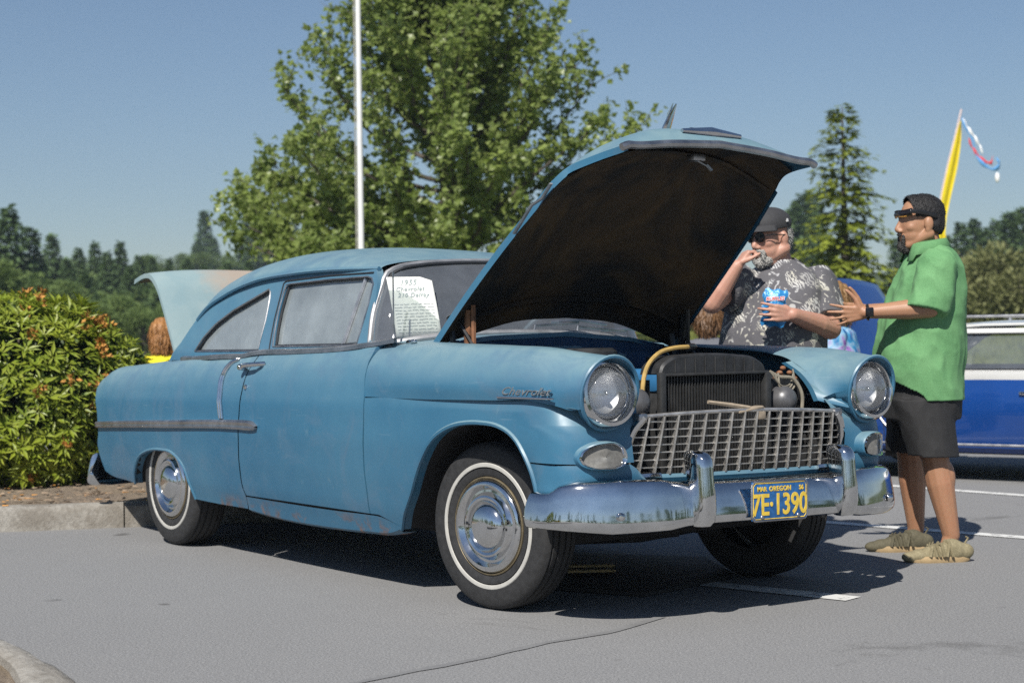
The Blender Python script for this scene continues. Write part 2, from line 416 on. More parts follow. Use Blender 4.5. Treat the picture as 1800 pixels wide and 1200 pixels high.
# rounded kerb end close to the camera
m = MB(); P = [Vector((*atz(px, py, .13)[:2], 0)) for px, py in cr([(-420, 1090), (-240, 1085), (-110, 1090), (0, 1122), (70, 1155), (125, 1200), (150, 1260), (140, 1340), (60, 1440)], 40)]
cen = Vector((*atz(-130, 1260, .13)[:2], 0)); rows = []
for p in P:
    i_ = (cen - p).normalized(); j = lambda q: .012 * mnoise.noise((p + Vector((0, 0, q))) * 7)
    rows.append([tuple(p + i_ * o_ + Vector((0, 0, z))) for o_, z in ((-.075, -.01), (-.07, .05 + j(0)), (-.055, .09 + j(1)), (-.025, .118 + j(2)), (.02, .132 + j(3)), (.09, .138 + j(4)), (.16, .14), (.20, .13), (.21, .09))])
m.grid(rows); m.map(lambda v: (v[0] - cen.x, v[1] - cen.y, v[2]))
o = m.build('kerb', MAT['kerb']); o.location = cen; tag(o, 'rounded pale concrete kerb end in the near left corner', 'kerb')
m = MB(); m.grid([[tuple(Vector((p.x, p.y, 0)) * (1 - k) + Vector((cen.x, cen.y, 0)) * k + (cen - p).normalized() * .2 * (1 - k) + Vector((0, 0, .10 + .02 * mnoise.noise(p * 3 + Vector((k, 0, 0)))))) for p in P] for k in np.linspace(0, .95, 8)]); tag(m.build('island_soil', MAT['mulch']), kind='structure')
# ================================================================= the blue car
TH = .018                       # the body sits a little lower on its far side
def SH(v): return (v[0], v[1], v[2] - v[1] * TH)
car = empty('vintage_car', (0, 0, 0), 'weathered blue two-door vintage car with its hood and trunk lid raised', 'car')
ZS = [.2, .28, .35, .5, .65, .8, .9, .97, 1.03]; YS = [.845, .868, .892, .919, .935, .935, .919, .895, .856]
TOPX = [-3.86, -3.73, -3.25, -2.82, -2.62, -2.17, -1.85, -1.25, -.84, -.6, 0, .7]
TOPZ = [.895, .928, .955, .981, .994, 1.008, 1.025, 1.042, 1.06, 1.08, 1.075, 1.05]
def zt(x): return it(x, TOPX, TOPZ)
def fy(x, z):
    t = zt(x); zz = z if z < .7 else .7 + (z - .7) * (1.03 - .7) / (t - .7)
    y = it(zz, ZS, YS)
    if x > -.3: y -= .03 * (x + .3)**2
    if x < -2.6: y -= .06 * ((-2.6 - x) / 1.45)**2
    return y
def side3(p, s, off=0.): return (p[0], s * (fy(p[0], p[1]) + off), p[1])
def ruled(mb, bot, top, n, rows, s, off=0., smooth=True):
    b = lin(bot, n); t = lin(top, n)
    G = []
    for i in range(n):
        G.append([side3(b[i] * (1 - k / (rows - 1)) + t[i] * (k / (rows - 1)), s, off) for k in range(rows)])
    mb.grid(G); return b, t
def dens(pts, n): return cr(pts, n)
def lip(mb, path, s, w=.03, r=.007, off=.0):
    """rolled edge along a panel outline: a return flange and a bead"""
    P = [side3(p, s, off) for p in path]
    mb.grid([[p, (p[0], p[1] - s * w, p[2])] for p in P])
    mb.tube([(p[0], p[1] - s * .004, p[2]) for p in P], r, 6)
DF = [(-.734, 1.062), (-.742, .95), (-.727, .84), (-.733, .69), (-.751, .54), (-.757, .44), (-.769, .325)]
DRr = [(-1.845, 1.026), (-1.88, .94), (-1.905, .81), (-1.933, .64), (-1.962, .47), (-1.969, .37), (-1.955, .325)]
ARCH_R = [(-2.565, .262), (-2.584, .345), (-2.63, .445), (-2.73, .50), (-2.877, .512), (-3.076, .494), (-3.213, .45), (-3.313, .365), (-3.353, .297)]
ARCH_F = [(-.548, .272), (-.492, .345), (-.409, .44), (-.295, .59), (-.182, .69), (-.058, .74), (.05, .757), (.15, .76)]
def inner_arch(mb, path, s, w=.42):
    P = [side3(p, s, -.012) for p in path]
    mb.grid([[p, (p[0], p[1] - s * w, p[2] + .03)] for p in P])
for s in (-1, 1):
    # ---- quarter panel
    m = MB()
    bot = np.concatenate([[(-1.972, .255)], [(-2.3, .256)], dens(ARCH_R, 26), dens([(-3.38, .299), (-3.49, .307), (-3.72, .32), (-3.80, .34)], 6)])
    top = dens([(-1.853, 1.024), (-2.17, 1.008), (-2.62, .994), (-2.82, .981), (-3.25, .955), (-3.6, .934), (-3.76, .922), (-3.862, .878)], 40)
    # rear edge bows: add it through the last columns
    n = 110; rows = 22
    b = lin(bot, n); t = lin(top, n); G = []
    redge = [(-3.80, .34), (-3.845, .43), (-3.85, .5), (-3.815, .56), (-3.80, .66), (-3.83, .76), (-3.855, .83), (-3.862, .878)]
    RE = cr(redge, rows)
    dedge = cr([(-1.972, .255)] + DRr[::-1][0:], rows)
    for i in range(n):
        col = []
        for k in range(rows):
            q = b[i] * (1 - k / (rows - 1)) + t[i] * (k / (rows - 1))
            wr = max(0, (i - (n - 18)) / 17.)**1.5; wd = max(0, (12 - i) / 12.)**1.0
            lr = RE[k] - (b[-1] * (1 - k / (rows - 1)) + t[-1] * (k / (rows - 1)))
            ld = dedge[k] - (b[0] * (1 - k / (rows - 1)) + t[0] * (k / (rows - 1))); ld = ld * np.array([1, .35]); 
            q = q + lr * wr + (ld - np.array([.004, 0])) * wd
            col.append(side3(q, s))
        # deck shoulder: over the top and in to the trunk opening
        p = col[-1]; x, z = p[0], p[2]; ya = abs(p[1])
        inn = .70 if x < -2.9 else .70 + (x + 2.9) * .07
        for (dy, dz) in ((.25, .016), (.6, .026), (1., .03)):
            col.append((x + (.03 * dy if x < -3.8 else 0), s * (ya + (inn - ya) * dy), z + dz))
        G.append(col)
    m.grid(G)
    # rear turn-in
    last = G[-1][:rows]
    m.grid([[p, (p[0] - .022, p[1] * .97, p[2]), (p[0] - .03, p[1] * .9, p[2]), (p[0] - .03, 0, p[2])] for p in last])
    lip(m, dens(ARCH_R, 30), s, .05, .009, .003)
    q = m.map(SH).build('quarter_panel', MAT['paint'], car)
    w2 = MB(); inner_arch(w2, dens(ARCH_R, 20), s); w2.map(SH).build('wheel_well', MAT['dark'], car)
    # ---- door
    dr = empty('door'); dr.parent = car
    m = MB(); rows = 24
    F_ = cr(DF, rows)[::-1]; D_ = cr(DRr, rows)[::-1]
    G = []
    for i in range(40):
        u = i / 39.; col = []
        for k in range(rows):
            a = D_[k] + np.array([.006, 0]); b_ = F_[k] - np.array([.005, 0]); q = a * (1 - u) + b_ * u
            if k == rows - 1: q[1] = it(q[0], [-1.845, -1.7, -.74], [1.026, 1.032, 1.062])
            col.append(side3(q, s))
        col = [(col[0][0], col[0][1] - s * .03, col[0][2])] + col + [(col[-1][0], col[-1][1] - s * .03, col[-1][2] + .012), (col[-1][0], col[-1][1] - s * .06, col[-1][2] + .012)]
        G.append(col)
    G = [[(p[0] , p[1] - s * .03, p[2]) for p in G[0]]] + G + [[(p[0], p[1] - s * .03, p[2]) for p in G[-1]]]
    m.grid(G).map(SH).build('door_skin', MAT['paint'], dr)
    # handle: chrome pull with push button
    hm = MB(); hx, hz = -1.90, .966; y0 = fy(hx, hz)
    hm.tube([SH((hx, s * (y0 + .0), hz)), SH((hx + .004, s * (y0 + .03), hz + .004)), SH((hx + .05, s * (y0 + .043), hz + .01)), SH((hx + .12, s * (y0 + .036), hz + .014)), SH((hx + .165, s * (y0 + .012), hz + .017)), SH((hx + .17, s * (y0 - .006), hz + .017))], [.014, .015, .012, .011, .011, .012], 10)
    hm.lathe([(0, .03), (.012, .03), (.016, .024), (.018, -.01)], SH((hx, s * (y0 + .022), hz)), (0, s, 0), 14)
    hm.build('door_handle', MAT['chrome'], dr)
    km = MB(); km.lathe([(0, .01), (.010, .009), (.013, .003), (.013, -.01)], SH((-1.86, s * fy(-1.86, .868), .868)), (0, s, 0), 14); km.build('door_lock', MAT['chrome'], dr)
    # ---- rocker panel below the door
    m = MB()
    bot = [(-1.968, .252), (-1.8, .240), (-1.25, .229), (-.83, .24), (-.64, .25), (-.556, .27)]
    top = [(-1.955, .318), (-1.5, .314), (-1.1, .314), (-.775, .318), (-.70, .318), (-.54, .285)]
    ruled(m, dens(bot, 40), dens(top, 40), 40, 5, s)
    P = [side3(p, s) for p in dens(bot, 40)]
    m.grid([[p, (p[0], p[1] - s * .02, p[2] - .012), (p[0], p[1] - s * .09, p[2] - .012)] for p in P])
    m.map(SH).build('rocker_panel', MAT['paint'], car)
    # ---- front fender
    fen = empty('front_fender'); fen.parent = car
    m = MB()
    bot = np.concatenate([[(-.772, .322), (-.70, .324), (-.60, .30)], dens(ARCH_F, 30)])
    G0 = [(-.738, .925, .845), (-.2, .926, .845), (.2, .921, .85), (.5, .905, .853), (.6, .889, .838), (.655, .86, .80), (.695, .815, .782), (.705, .80, .775)]
    crease = cr(G0, 60)
    topc = np.array([(q[0], q[2]) for q in crease if q[0] <= .15]); topc = np.vstack([topc, (.15, .85)])
    b = lin(bot, 60); t = lin(topc, 60); rows = 16
    fed = cr([(-.769, .325), (-.757, .44), (-.751, .54), (-.733, .69), (-.727, .84)], rows)
    G = []
    for i in range(60):
        col = []
        for k in range(rows):
            f_ = k / (rows - 1); q = b[i] * (1 - f_) + t[i] * f_
            wd = max(0, (10 - i) / 10.); q0 = b[0] * (1 - f_) + t[0] * f_
            q = q + (fed[k] + np.array([.005, 0]) - q0) * wd
            col.append(side3(q, s, -.012 * it(q[0], [-.7, -.2, .15], [0, .7, 1.]) * it(q[1], [.7, .84, .85], [.6, 1, 1])))
        G.append(col)
    m.grid(G)
    # front wrap: rows of plan curves from the arch edge round to the grille
    def x0(z): return it(z, [.62, .66, .70, .723, .75, .76, .85], [.437, .41, .372, .338, .262, .15, .15])
    rowsA = []
    foff = lambda z: -.012 * it(z, [.7, .84, .85], [.6, 1, 1])
    for z in [.618, .64, .67, .70, .73] + [.76 * (1 - k / 15) + .85 * (k / 15) for k in range(16)]:
        a = it(z, [.618, .70, .76, .82, .85], [0, .0, .012, .045, .07])
        xs = x0(z); o1 = foff(z) if z >= .76 else -.012 * it(z, [.618, .70, .76], [1, .8, .7])
        pts = [(xs, fy(xs, z) + o1)]
        for xx in (.30, .40):
            if xx > xs + .05: pts.append((xx, fy(xx, z) + o1))
        pts += [(.50 - a * .6, .908 - a * .15), (.61 - a * .9, .888 - a * .2), (.668 - a * 1.05, .815), (.684 - a * 1.05, .71), (.688 - a * 1., .615), (.690 - a * .85, it(z, [.618, .70, .80, .85], [.585, .595, .545, .525]))]
        rowsA.append([(p[0], s * p[1], z) for p in cr(pts, 34)])
    m.grid(rowsA)
    # underside of the crease / headlight pod, joining wrap to the upper shell
    top_row = rowsA[-1]
    cr2 = [q for q in cr(G0, 60) if q[0] >= .15]
    rim_c = Vector((.722, .728, .887)); RR = .137
    def rim(an):      # angle: 0 = outer, 90 = top, 180 = inner
        a_ = R(an); y = rim_c.y + RR * math.cos(a_); z = rim_c.z + RR * math.sin(a_) * 1.02
        return (rim_c.x + .028 * math.sin(a_), y, z)
    low = [(q[0], q[1]) for q in cr2]
    under = [(.15, fy(.15, .85), .85), (.35, .915, .852), (.5, .905, .853), (.6, .885, .835)] + [rim(a_) for a_ in (-30, -60, -90, -120, -150, -180)]
    under2 = cr([(p[0], s * p[1], p[2]) for p in under], 34)
    m.grid([[tuple(a_), tuple(np.array(a_) * .45 + np.array(b_) * .55 + np.array([-.015, 0, .0])), tuple(b_)] for a_, b_ in zip(top_row, under2)])
    # upper shell
    g0 = [(-.738, .925, .845), (-.2, .93, .845), (.2, .925, .851), (.5, .911, .853), (.6, .893, .838), (.665, .862, .822), rim(-25)]
    g1 = [(-.738, .921, .90), (-.2, .936, .90), (.2, .931, .90), (.5, .916, .895), (.63, .892, .885), rim(8)]
    g2 = [(-.738, .90, .985), (-.2, .905, .99), (.2, .90, .995), (.5, .885, .985), (.66, .862, .96), rim(45)]
    g3 = [(-.738, .845, 1.05), (-.2, .845, 1.058), (.2, .838, 1.058), (.5, .81, 1.05), (.66, .77, 1.035), rim(85)]
    g4 = [(-.738, .74, 1.085), (-.2, .735, 1.078), (.2, .73, 1.065), (.42, .70, 1.05), (.6, .665, 1.01), rim(130)]
    g5 = [(-.738, .70, 1.09), (-.2, .685, 1.072), (.2, .66, 1.045), (.4, .62, 1.022), (.55, .595, .965), rim(172)]
    g6 = [(-.738, .69, 1.08), (-.2, .675, 1.062), (.2, .65, 1.036), (.4, .575, 1.005), (.52, .560, .945), (.60, .55, .87), rim(215)]
    m.loft([[(p[0], s * p[1], p[2]) for p in g] for g in (g0, g1, g2, g3, g4, g5, g6)], 60, 36)
    # rim bead and recess
    ring = [(lambda p: (p[0], s * p[1], p[2]))(rim(a_)) for a_ in range(0, 360, 10)]
    m.tube(ring, .008, 6, closed=True)
    m.grid([[p, (p[0] - .05, s * (rim_c.y + (abs(p[1]) - rim_c.y) * .9), rim_c.z + (p[2] - rim_c.z) * .9)] for p in ring], closeu=True)
    # inner nose panel between headlight, hood opening and grille
    e1 = cr([(.4, .575, 1.005), (.52, .560, .945), (.60, .55, .87), rim(215), rim(235)], 20)
    e2 = cr([(.38, .555, 1.0), (.50, .535, .945), (.575, .525, .87), (.615, .518, .81), (.60, .525, .85)], 20)
    e2 = cr([(.38, .558, 1.0), (.50, .540, .945), (.575, .528, .88), (.61, .520, .835), (.60, .525, .85)], 20)
    m.grid([[(a_[0], s * a_[1], a_[2]), (b_[0], s * b_[1], b_[2]), (b_[0] - .03, s * (b_[1] + .004), b_[2] - .004)] for a_, b_ in zip(e1, e2)])
    lipc = dens(ARCH_F + [(.262, .75), (.338, .723), (.372, .70), (.41, .66), (.437, .618), (.462, .56), (.475, .5)], 50)
    lip(m, lipc, s, .05, .010, -.004)
    # valance below the seam
    rowsV = []
    zv = lambda y, z: z if y > .60 else min(z, it(y, [.52, .60], [.535, z]))
    for z, d in ((.612, .006), (.58, .0), (.545, .004), (.50, .02)):
        pts = [(it(z, [.5, .56, .612], [.475, .462, .440]), fy(.45, z) - .014), (.52, .902), (.62, .878), (.675, .81), (.697, .70), (.706, .615), (.708, .52), (.703, .3), (.70, 0)]
        rowsV.append([(p[0] - d, s * p[1], zv(p[1], z)) for p in cr(pts, 40)])
    m.grid(rowsV)
    m.map(SH).build('fender_shell', MAT['paint'], fen)
    w2 = MB(); inner_arch(w2, lipc, s, .45); w2.map(SH).build('wheel_well', MAT['dark'], car)
    # thin lower fender seam
    # ---- headlight
    hl = empty('headlight'); hl.parent = car
    c0 = Vector(SH((.705, s * .728, .887))); ax = Vector((1, 0, -.06))
    ax = (Vector((1, s * .02, .10))).normalized()
    MB().lathe([(.132, -.02), (.134, .012), (.127, .026), (.114, .028), (.104, .012), (.100, .0), (.098, -.02)], c0, ax, 40).build('bezel', MAT['chrome'], hl)
    MB().lathe([(.0, .052), (.03, .050), (.055, .044), (.078, .032), (.094, .012), (.098, -.004)], c0, ax, 36).build('lens', MAT['lens'], hl)
    MB().lathe([(.0, -.06), (.04, -.052), (.07, -.032), (.09, -.012), (.0985, .0)], c0, ax, 32).build('reflector', MAT['reflector'], hl)
    bm_ = MB(); bm_.ell(c0 + Vector((-.02, 0, .0)), (.03, .012, .012)); bm_.build('bulb_shield', MAT['chrome'], hl)
    MB().tube([tuple(c0 + ax * .03 + Vector((0, .006 * 0, -.118)) + Vector((0, q, 0))) for q in (-.012, .012)], .009, 8).build('bezel_screw', MAT['chrome'], hl)
    # ---- parking light
    pl = empty('parking_light'); pl.parent = car
    def px(y): return .722 - 1.5 * max(0, y - .75)**1.35
    def outline(k, dx, n=40):
        P = cr([(q_[0] if q_[0] < .70 else .70 + (q_[0] - .70) * .84, q_[1]) for q_ in ((.874, .640), (.862, .668), (.825, .690), (.765, .702), (.705, .698), (.668, .676), (.657, .645), (.666, .615), (.70, .602), (.765, .598), (.83, .603), (.862, .617), (.874, .640))], n)
        c_ = np.array([.745, .645]); return [SH((px(p[0]) + dx - .0, s * (c_[0] + (p[0] - c_[0]) * k), c_[1] + (p[1] - c_[1]) * k)) for p in P]
    m = MB(); m.grid([outline(1.06, -.085), outline(1.05, -.02), outline(1.02, .010), outline(.96, .016)], closev=False); m.build('pod', MAT['paint'], pl)
    m = MB(); m.grid([outline(.96, .014), outline(.92, .024), outline(.86, .02), outline(.80, .004)]); m.build('trim_ring', MAT['chrome'], pl)
    m = MB(); o_ = outline(.82, .006); c_ = np.mean(o_, axis=0)
    m.grid([[tuple(np.array(p) * (1 - k) + c_ * k + np.array([.016 * math.sin(k * math.pi / 2), 0, 0])) for p in o_] for k in (0, .25, .5, .75, .97)]); m.build('lens', MAT['plens'], pl)
    # ---- side trim
    m = MB()
    P = [(-3.80, .615), (-3.3, .636), (-2.70, .657), (-2.10, .677), (-1.85, .681), (-1.77, .68), (-1.722, .676)]
    P = cr(P, 50); rows = []
    for i, p in enumerate(P):
        h = it(p[0], [-3.8, -2.1, -1.8, -1.74, -1.722], [.019, .023, .026, .02, .004])
        y = fy(p[0], p[1])
        rows.append([(p[0], s * (y + o_), p[1] + z_ * h) for z_, o_ in ((-1, -.002), (-.95, .012), (-.5, .02), (-.2, .017), (.1, .017), (.5, .021), (.95, .012), (1, -.002))])
    m.grid(rows).map(SH).build('side_spear', MAT['trim'], car)
    m = MB()
    P = cr([(-2.045, 1.005), (-2.10, .985), (-2.13, .93), (-2.125, .83), (-2.105, .705)], 24)
    for o2 in (-.012, .012):
        m.tube([side3((p[0] + o2, p[1]), s, .006) for p in P], .008, 8)
    m.grid([[side3((p[0] - .02, p[1]), s, .002), side3((p[0], p[1]), s, .005), side3((p[0] + .02, p[1]), s, .002)] for p in P])
    m.map(SH).build('quarter_trim', MAT['chrome'], car)
    # script on the fender
    zc = .892; xa = .44
    nx = Vector((1, s * (fy(.6, zc) - fy(.28, zc)) / .32, 0)).normalized()
    me_t = text_obj('script_emblem', 'Chevrolet', .072, MAT['chrome'], fen, SH((xa, s * (fy(xa, zc) + .014), zc - .002)), nx * (-s), (0, 0, 1), extrude=.004, shear=.5, space=1.)
    me_t.scale = (1, .6, 1)
    um = MB(); um.tube([SH((xa + d_ * .17, s * (fy(xa + d_ * .17, zc) + .014), zc - .026)) for d_ in (-1, -.5, 0, .5, 1)], .004, 6); um.build('script_bar', MAT['chrome'], fen)
# ---- belt, deck, tail
m = MB()
for s in (-1, 1): pass
m.grid([[(x, y, z) for y in (-.70, -.35, 0, .35, .70)] for x, z in ((-3.28, .99), (-3.2, 1.0), (-3.05, 1.01))])
m.grid([[(x, y, z) for y in (-.8, -.4, 0, .4, .8)] for x, z in ((-3.84, .34), (-3.86, .5), (-3.86, .62))])
m.map(SH).build('tail_panel', MAT['paint'], car)
m = MB(); m.grid([[(x, y, z) for y in (-.70, 0, .70)] for x, z in ((-3.83, .6), (-3.82, .45), (-3.3, .45), (-3.27, .98))])
for s in (-1, 1): m.grid([[(x, s * .70, z) for x in (-3.83, -3.27)] for z in (.45, .93)])
m.map(SH).build('trunk_floor', MAT['dark'], car)
for s in (-1, 1):
    m = MB(); m.rbox(SH((-3.855, s * .80, .70)), (.05, .09, .16), .02); m.build('tail_light', simple('red_lens', (.35, .01, .01), .2) if s < 0 else bpy.data.materials['red_lens'], car)
# ---- roof and greenhouse
SX = [-.985, -1.3, -1.75, -2.15, -2.45, -2.65, -2.75, -2.85, -2.95, -3.05]
ZD = [1.428, 1.436, 1.432, 1.405, 1.343, 1.27, 1.20, 1.11, 1.03, .985]
YD = [.672, .69, .70, .708, .72, .735, .745, .755, .765, .775]
CX = [-.985, -1.2, -1.5, -1.9, -2.2, -2.5, -2.75, -2.9, -3.05, -3.2, -3.28]
CZ = [1.487, 1.532, 1.566, 1.585, 1.58, 1.548, 1.475, 1.39, 1.26, 1.09, 1.01]
cx_ = cr(list(zip(CX, CZ)), 90)
def zcen(x): return it(-x, -cx_[:, 0], cx_[:, 1])
dd = cr(list(zip(SX, ZD, YD)), 90)
def drip(x): return it(-x, -dd[:, 0], dd[:, 1]), it(-x, -dd[:, 0], dd[:, 2])
def roof_pt(x, v):
    if x < -3.05:
        zd, yd = .985, .775 - (-3.05 - x) * .4
    else: zd, yd = drip(x)
    h = max(zcen(x) - zd, .004)
    return (x, v * yd, zd + h * (1 - abs(v)**2.3)**(1 / 1.75))
xs = list(np.linspace(-.985, -2.7, 44)) + list(np.linspace(-2.74, -3.28, 20))
vv = np.sin(np.linspace(-math.pi / 2, math.pi / 2, 49))
mr, mg = MB(), MB()
rows = [[roof_pt(x, v) for v in vv] for x in xs]
rf, gf = [], []
for i in range(len(xs) - 1):
    for j in range(len(vv) - 1):
        q = (i * 49 + j, (i + 1) * 49 + j, (i + 1) * 49 + j + 1, i * 49 + j + 1)
        xm = (xs[i] + xs[i + 1]) / 2; vm = (vv[j] + vv[j + 1]) / 2
        wlim = .80 - .12 * abs((xm + 3.0) / .28)**3
        (gf if (-3.25 < xm < -2.74 and abs(vm) < wlim) else rf).append(q)
flat = [p for r_ in rows for p in r_]
mr.add(flat, rf); mg.add(flat, gf)
ro = mr.map(SH).build('roof', MAT['paint'], car); ro['kind'] = 'part'
del ro['kind']
mg.map(SH).build('rear_window', MAT['glass_ws'], car)
# headliner just under the roof
m = MB(); m.grid([[(p[0], p[1] * .95, p[2] - .035) for p in (roof_pt(x, v) for v in vv[4:-4])] for x in xs[1:42]]); m.map(SH).build('headliner', MAT['headliner'], car)
# windshield
wb = [(-.66, 0, 1.135), (-.69, .3, 1.13), (-.735, .55, 1.112), (-.79, .70, 1.09), (-.845, .77, 1.075), (-.905, .79, 1.068)]
wt = [(-.985, 0, 1.478), (-.98, .3, 1.468), (-.965, .5, 1.450), (-.96, .6, 1.432), (-.965, .655, 1.405), (-.955, .69, 1.345)]
def full(c, n=41):
    c = [(p[0], -p[1], p[2]) for p in c[::-1]] + c[1:]
    return cr(c, n)
B_, T_ = full(wb), full(wt); Mi = [(np.array(a) + np.array(b)) / 2 + np.array([.035, 0, .02]) for a, b in zip(B_, T_)]
for i in range(41):
    e = abs(i - 20) / 20.; Mi[i] = (np.array(B_[i]) + np.array(T_[i])) / 2 + np.array([.03 * (1 - e**4) , (.012 if B_[i][1] > 0 else -.012) * e, .01])
gl = [cr([B_[i], Mi[i], T_[i]], 12) for i in range(41)]
ws = empty('windshield'); ws.parent = car
MB().grid(gl).map(SH).build('glass', MAT['glass_ws'], ws)
per = [tuple(p) for p in B_] + [tuple(p) for p in gl[-1][1:-1]] + [tuple(p) for p in T_[::-1]] + [tuple(p) for p in gl[0][1:-1][::-1]]
m = MB(); m.tube([SH(p) for p in per], .0145, 8, closed=True); m.build('chrome_surround', MAT['matte_trim'], ws)
m = MB(); c_ = np.mean(np.array(per), axis=0)
m.tube([SH(tuple(np.array(p) + (c_ - np.array(p)) * .03 + np.array([.006, 0, 0]))) for p in per], .011, 6, closed=True); m.build('rubber_seal', MAT['seal'], ws)
for k, (ya, yb) in enumerate(((-.10, .22), (.16, .58))):
    m = MB()
    def wbp(y): 
        i = int(np.argmin([abs(p[1] - y) for p in B_])); return Vector(B_[i])
    p0 = wbp(ya) + Vector((.07, 0, .012)); p1 = wbp(yb) + Vector((.03, 0, .05)) if k == 0 else wbp(yb) + Vector((.035, 0, .035))
    m.tube([SH(p0), SH(p0 + Vector((0, 0, .018))), SH(p1)], .006, 6); m.tube([SH(p1 + Vector((0, -.17, .0))), SH(p1 + Vector((.01, 0, .012))), SH(p1 + Vector((0, .17, -.008)))], .007, 6); m.build('wiper', MAT['trim'], car)
# side frames with their openings, both sides
def gyf(z): return it(z, [1.02, 1.10, 1.30, 1.42, 1.46], [.812, .792, .735, .70, .688])
QG = [(-2.665, 1.046), (-2.60, 1.117), (-2.49, 1.19), (-2.33, 1.256), (-2.12, 1.318), (-1.975, 1.362), (-1.955, 1.30), (-1.945, 1.205), (-1.955, 1.048)]
DG = [(-1.80, 1.07), (-1.818, 1.16), (-1.826, 1.24), (-1.815, 1.372), (-1.79, 1.378), (-1.40, 1.388), (-1.035, 1.390), (-.985, 1.372), (-.985, 1.25), (-1.01, 1.075)]
OUT = [(-2.98, .995), (-2.87, 1.09), (-2.765, 1.20), (-2.64, 1.268), (-2.45, 1.338), (-2.15, 1.40), (-1.75, 1.428), (-1.3, 1.432), (-.98, 1.426), (-.955, 1.38), (-.93, 1.28), (-.895, 1.075), (-.87, 1.05), (-1.2, 1.036), (-1.55, 1.028), (-1.85, 1.018), (-2.2, 1.005), (-2.6, 1.0)]
def ring2(P, n): return [tuple(p) for p in lin(list(P) + [P[0]], n + 1)[:-1]]
for s in (-1, 1):
    loops = [ring2(OUT, 90), ring2(QG, 50), ring2(DG, 60)]
    pts = [p for L in loops for p in L]
    tris = tessellate_polygon([[Vector((p[0], p[1], 0)) for p in L] for L in loops])
    f3 = lambda p, o_=0.: SH((p[0], s * (gyf(p[1]) + o_), p[1]))
    m = MB(); m.add([f3(p, 0) for p in pts], [tuple(t_) for t_ in tris])
    o0 = 0
    for L in loops:
        m.grid([[f3(p, 0), f3(p, -.035)] for p in L], closeu=True)
    m.build('side_window_frame', MAT['paint'], car, smooth=30)
    # B pillar reveal line and door frame step
    fr = MB(); fr.tube([f3(p, .002) for p in lin([(-1.835, 1.05), (-1.852, 1.2), (-1.845, 1.395), (-1.4, 1.408), (-1.0, 1.408)], 40)], .004, 6); fr.build('door_gap_seal', MAT['seal'], car)
    # drip rail
    dr_ = MB(); xs_d = np.linspace(-.98, -2.73, 50); P = []
    for x in xs_d:
        zd, yd = drip(x); P.append(SH((x, s * (yd + .016), zd - .002)))
    dr_.tube(P, .011, 6); dr_.build('drip_rail', MAT['paint'], car)
    # glass, seals and chrome
    for nm, Lp in (('quarter_window', QG), ('door_window', DG)):
        e_ = empty(nm); e_.parent = car
        L = ring2(Lp, 50); tr = tessellate_polygon([[Vector((p[0], p[1], 0)) for p in L]])
        m = MB(); m.add([f3(p, -.022) for p in L], [tuple(t_) for t_ in tr]); m.build('glass', MAT['glass_side'] if s < 0 else MAT['glass_clear'], e_, smooth=0)
        m = MB(); c_ = np.mean(np.array(L), axis=0)
        m.tube([f3(tuple(np.array(p) + (c_ - np.array(p)) * .012), -.012) for p in L], .0065, 6, closed=True); m.build('rubber_seal', MAT['seal'], e_)
        m = MB(); m.tube([f3(tuple(np.array(p) + (np.array(p) - c_) * .012), .002) for p in L], .004, 6, closed=True); m.build('bright_edge', MAT['trim'], e_)
        if nm == 'door_window':
            m = MB(); m.tube([f3((-1.155, 1.075), -.016), f3((-1.085, 1.388), -.016)], .010, 6); m.tube([f3((-1.01, 1.085), -.018), f3((-1.145, 1.080), -.018), f3((-1.08, 1.38), -.018)], .006, 6); m.build('vent_frame', MAT['trim'], e_)
    m = MB(); rows = []
    for p in cr([(-2.80, 1.0), (-2.62, 1.0), (-2.2, 1.012), (-2.07, 1.012), (-1.9, 1.03), (-1.5, 1.038), (-.97, 1.056), (-.80, 1.07), (-.62, 1.088)], 50):
        y0 = .858 if p[0] > -2.4 else .85
        yo = it(p[0], [-2.8, -2.4, -.9, -.62], [.83, .862, .862, .84])
        rows.append([(p[0], s * (yo + .002), p[1] - .006), (p[0], s * yo, p[1] + .012), (p[0], s * (yo - .02), p[1] + .02), (p[0], s * (yo - .075), p[1] + .022)])
    m.grid(rows).map(SH).build('belt_trim', MAT['trim'], car)
# cowl between windshield and hood
m = MB(); rows = []
for i in range(41):
    p = np.array(B_[i]); y = p[1]; ay = abs(y)
    a = p + np.array([.01, 0, -.012]); zc = it(ay, [0, .4, .63, .66], [1.135, 1.115, 1.085, 1.083])
    x1 = it(ay, [0, .4, .63, .8], [-.47, -.49, -.55, -.72])
    rows.append([tuple(a), ((a[0] + x1) / 2, y, (a[2] + zc) / 2 + .004), (x1, y, zc), (x1 + .002, y, zc - .02)])
m.grid(rows).map(SH).build('cowl', MAT['paint'], car)
m = MB(); m.grid([[(-.50 - .06 * (y / .68)**2, y, z) for y in np.linspace(-.68, .68, 9)] for z in (.35, .6, .9, 1.06)]); m.grid([[(-.475 - .06 * (y / .66)**2, y, 1.08 + .04 * (1 - (y / .66)**2)), (-.50 - .06 * (y / .66)**2, y, 1.04)] for y in np.linspace(-.66, .66, 15)]); m.map(SH).build('firewall', MAT['firewall'], car)
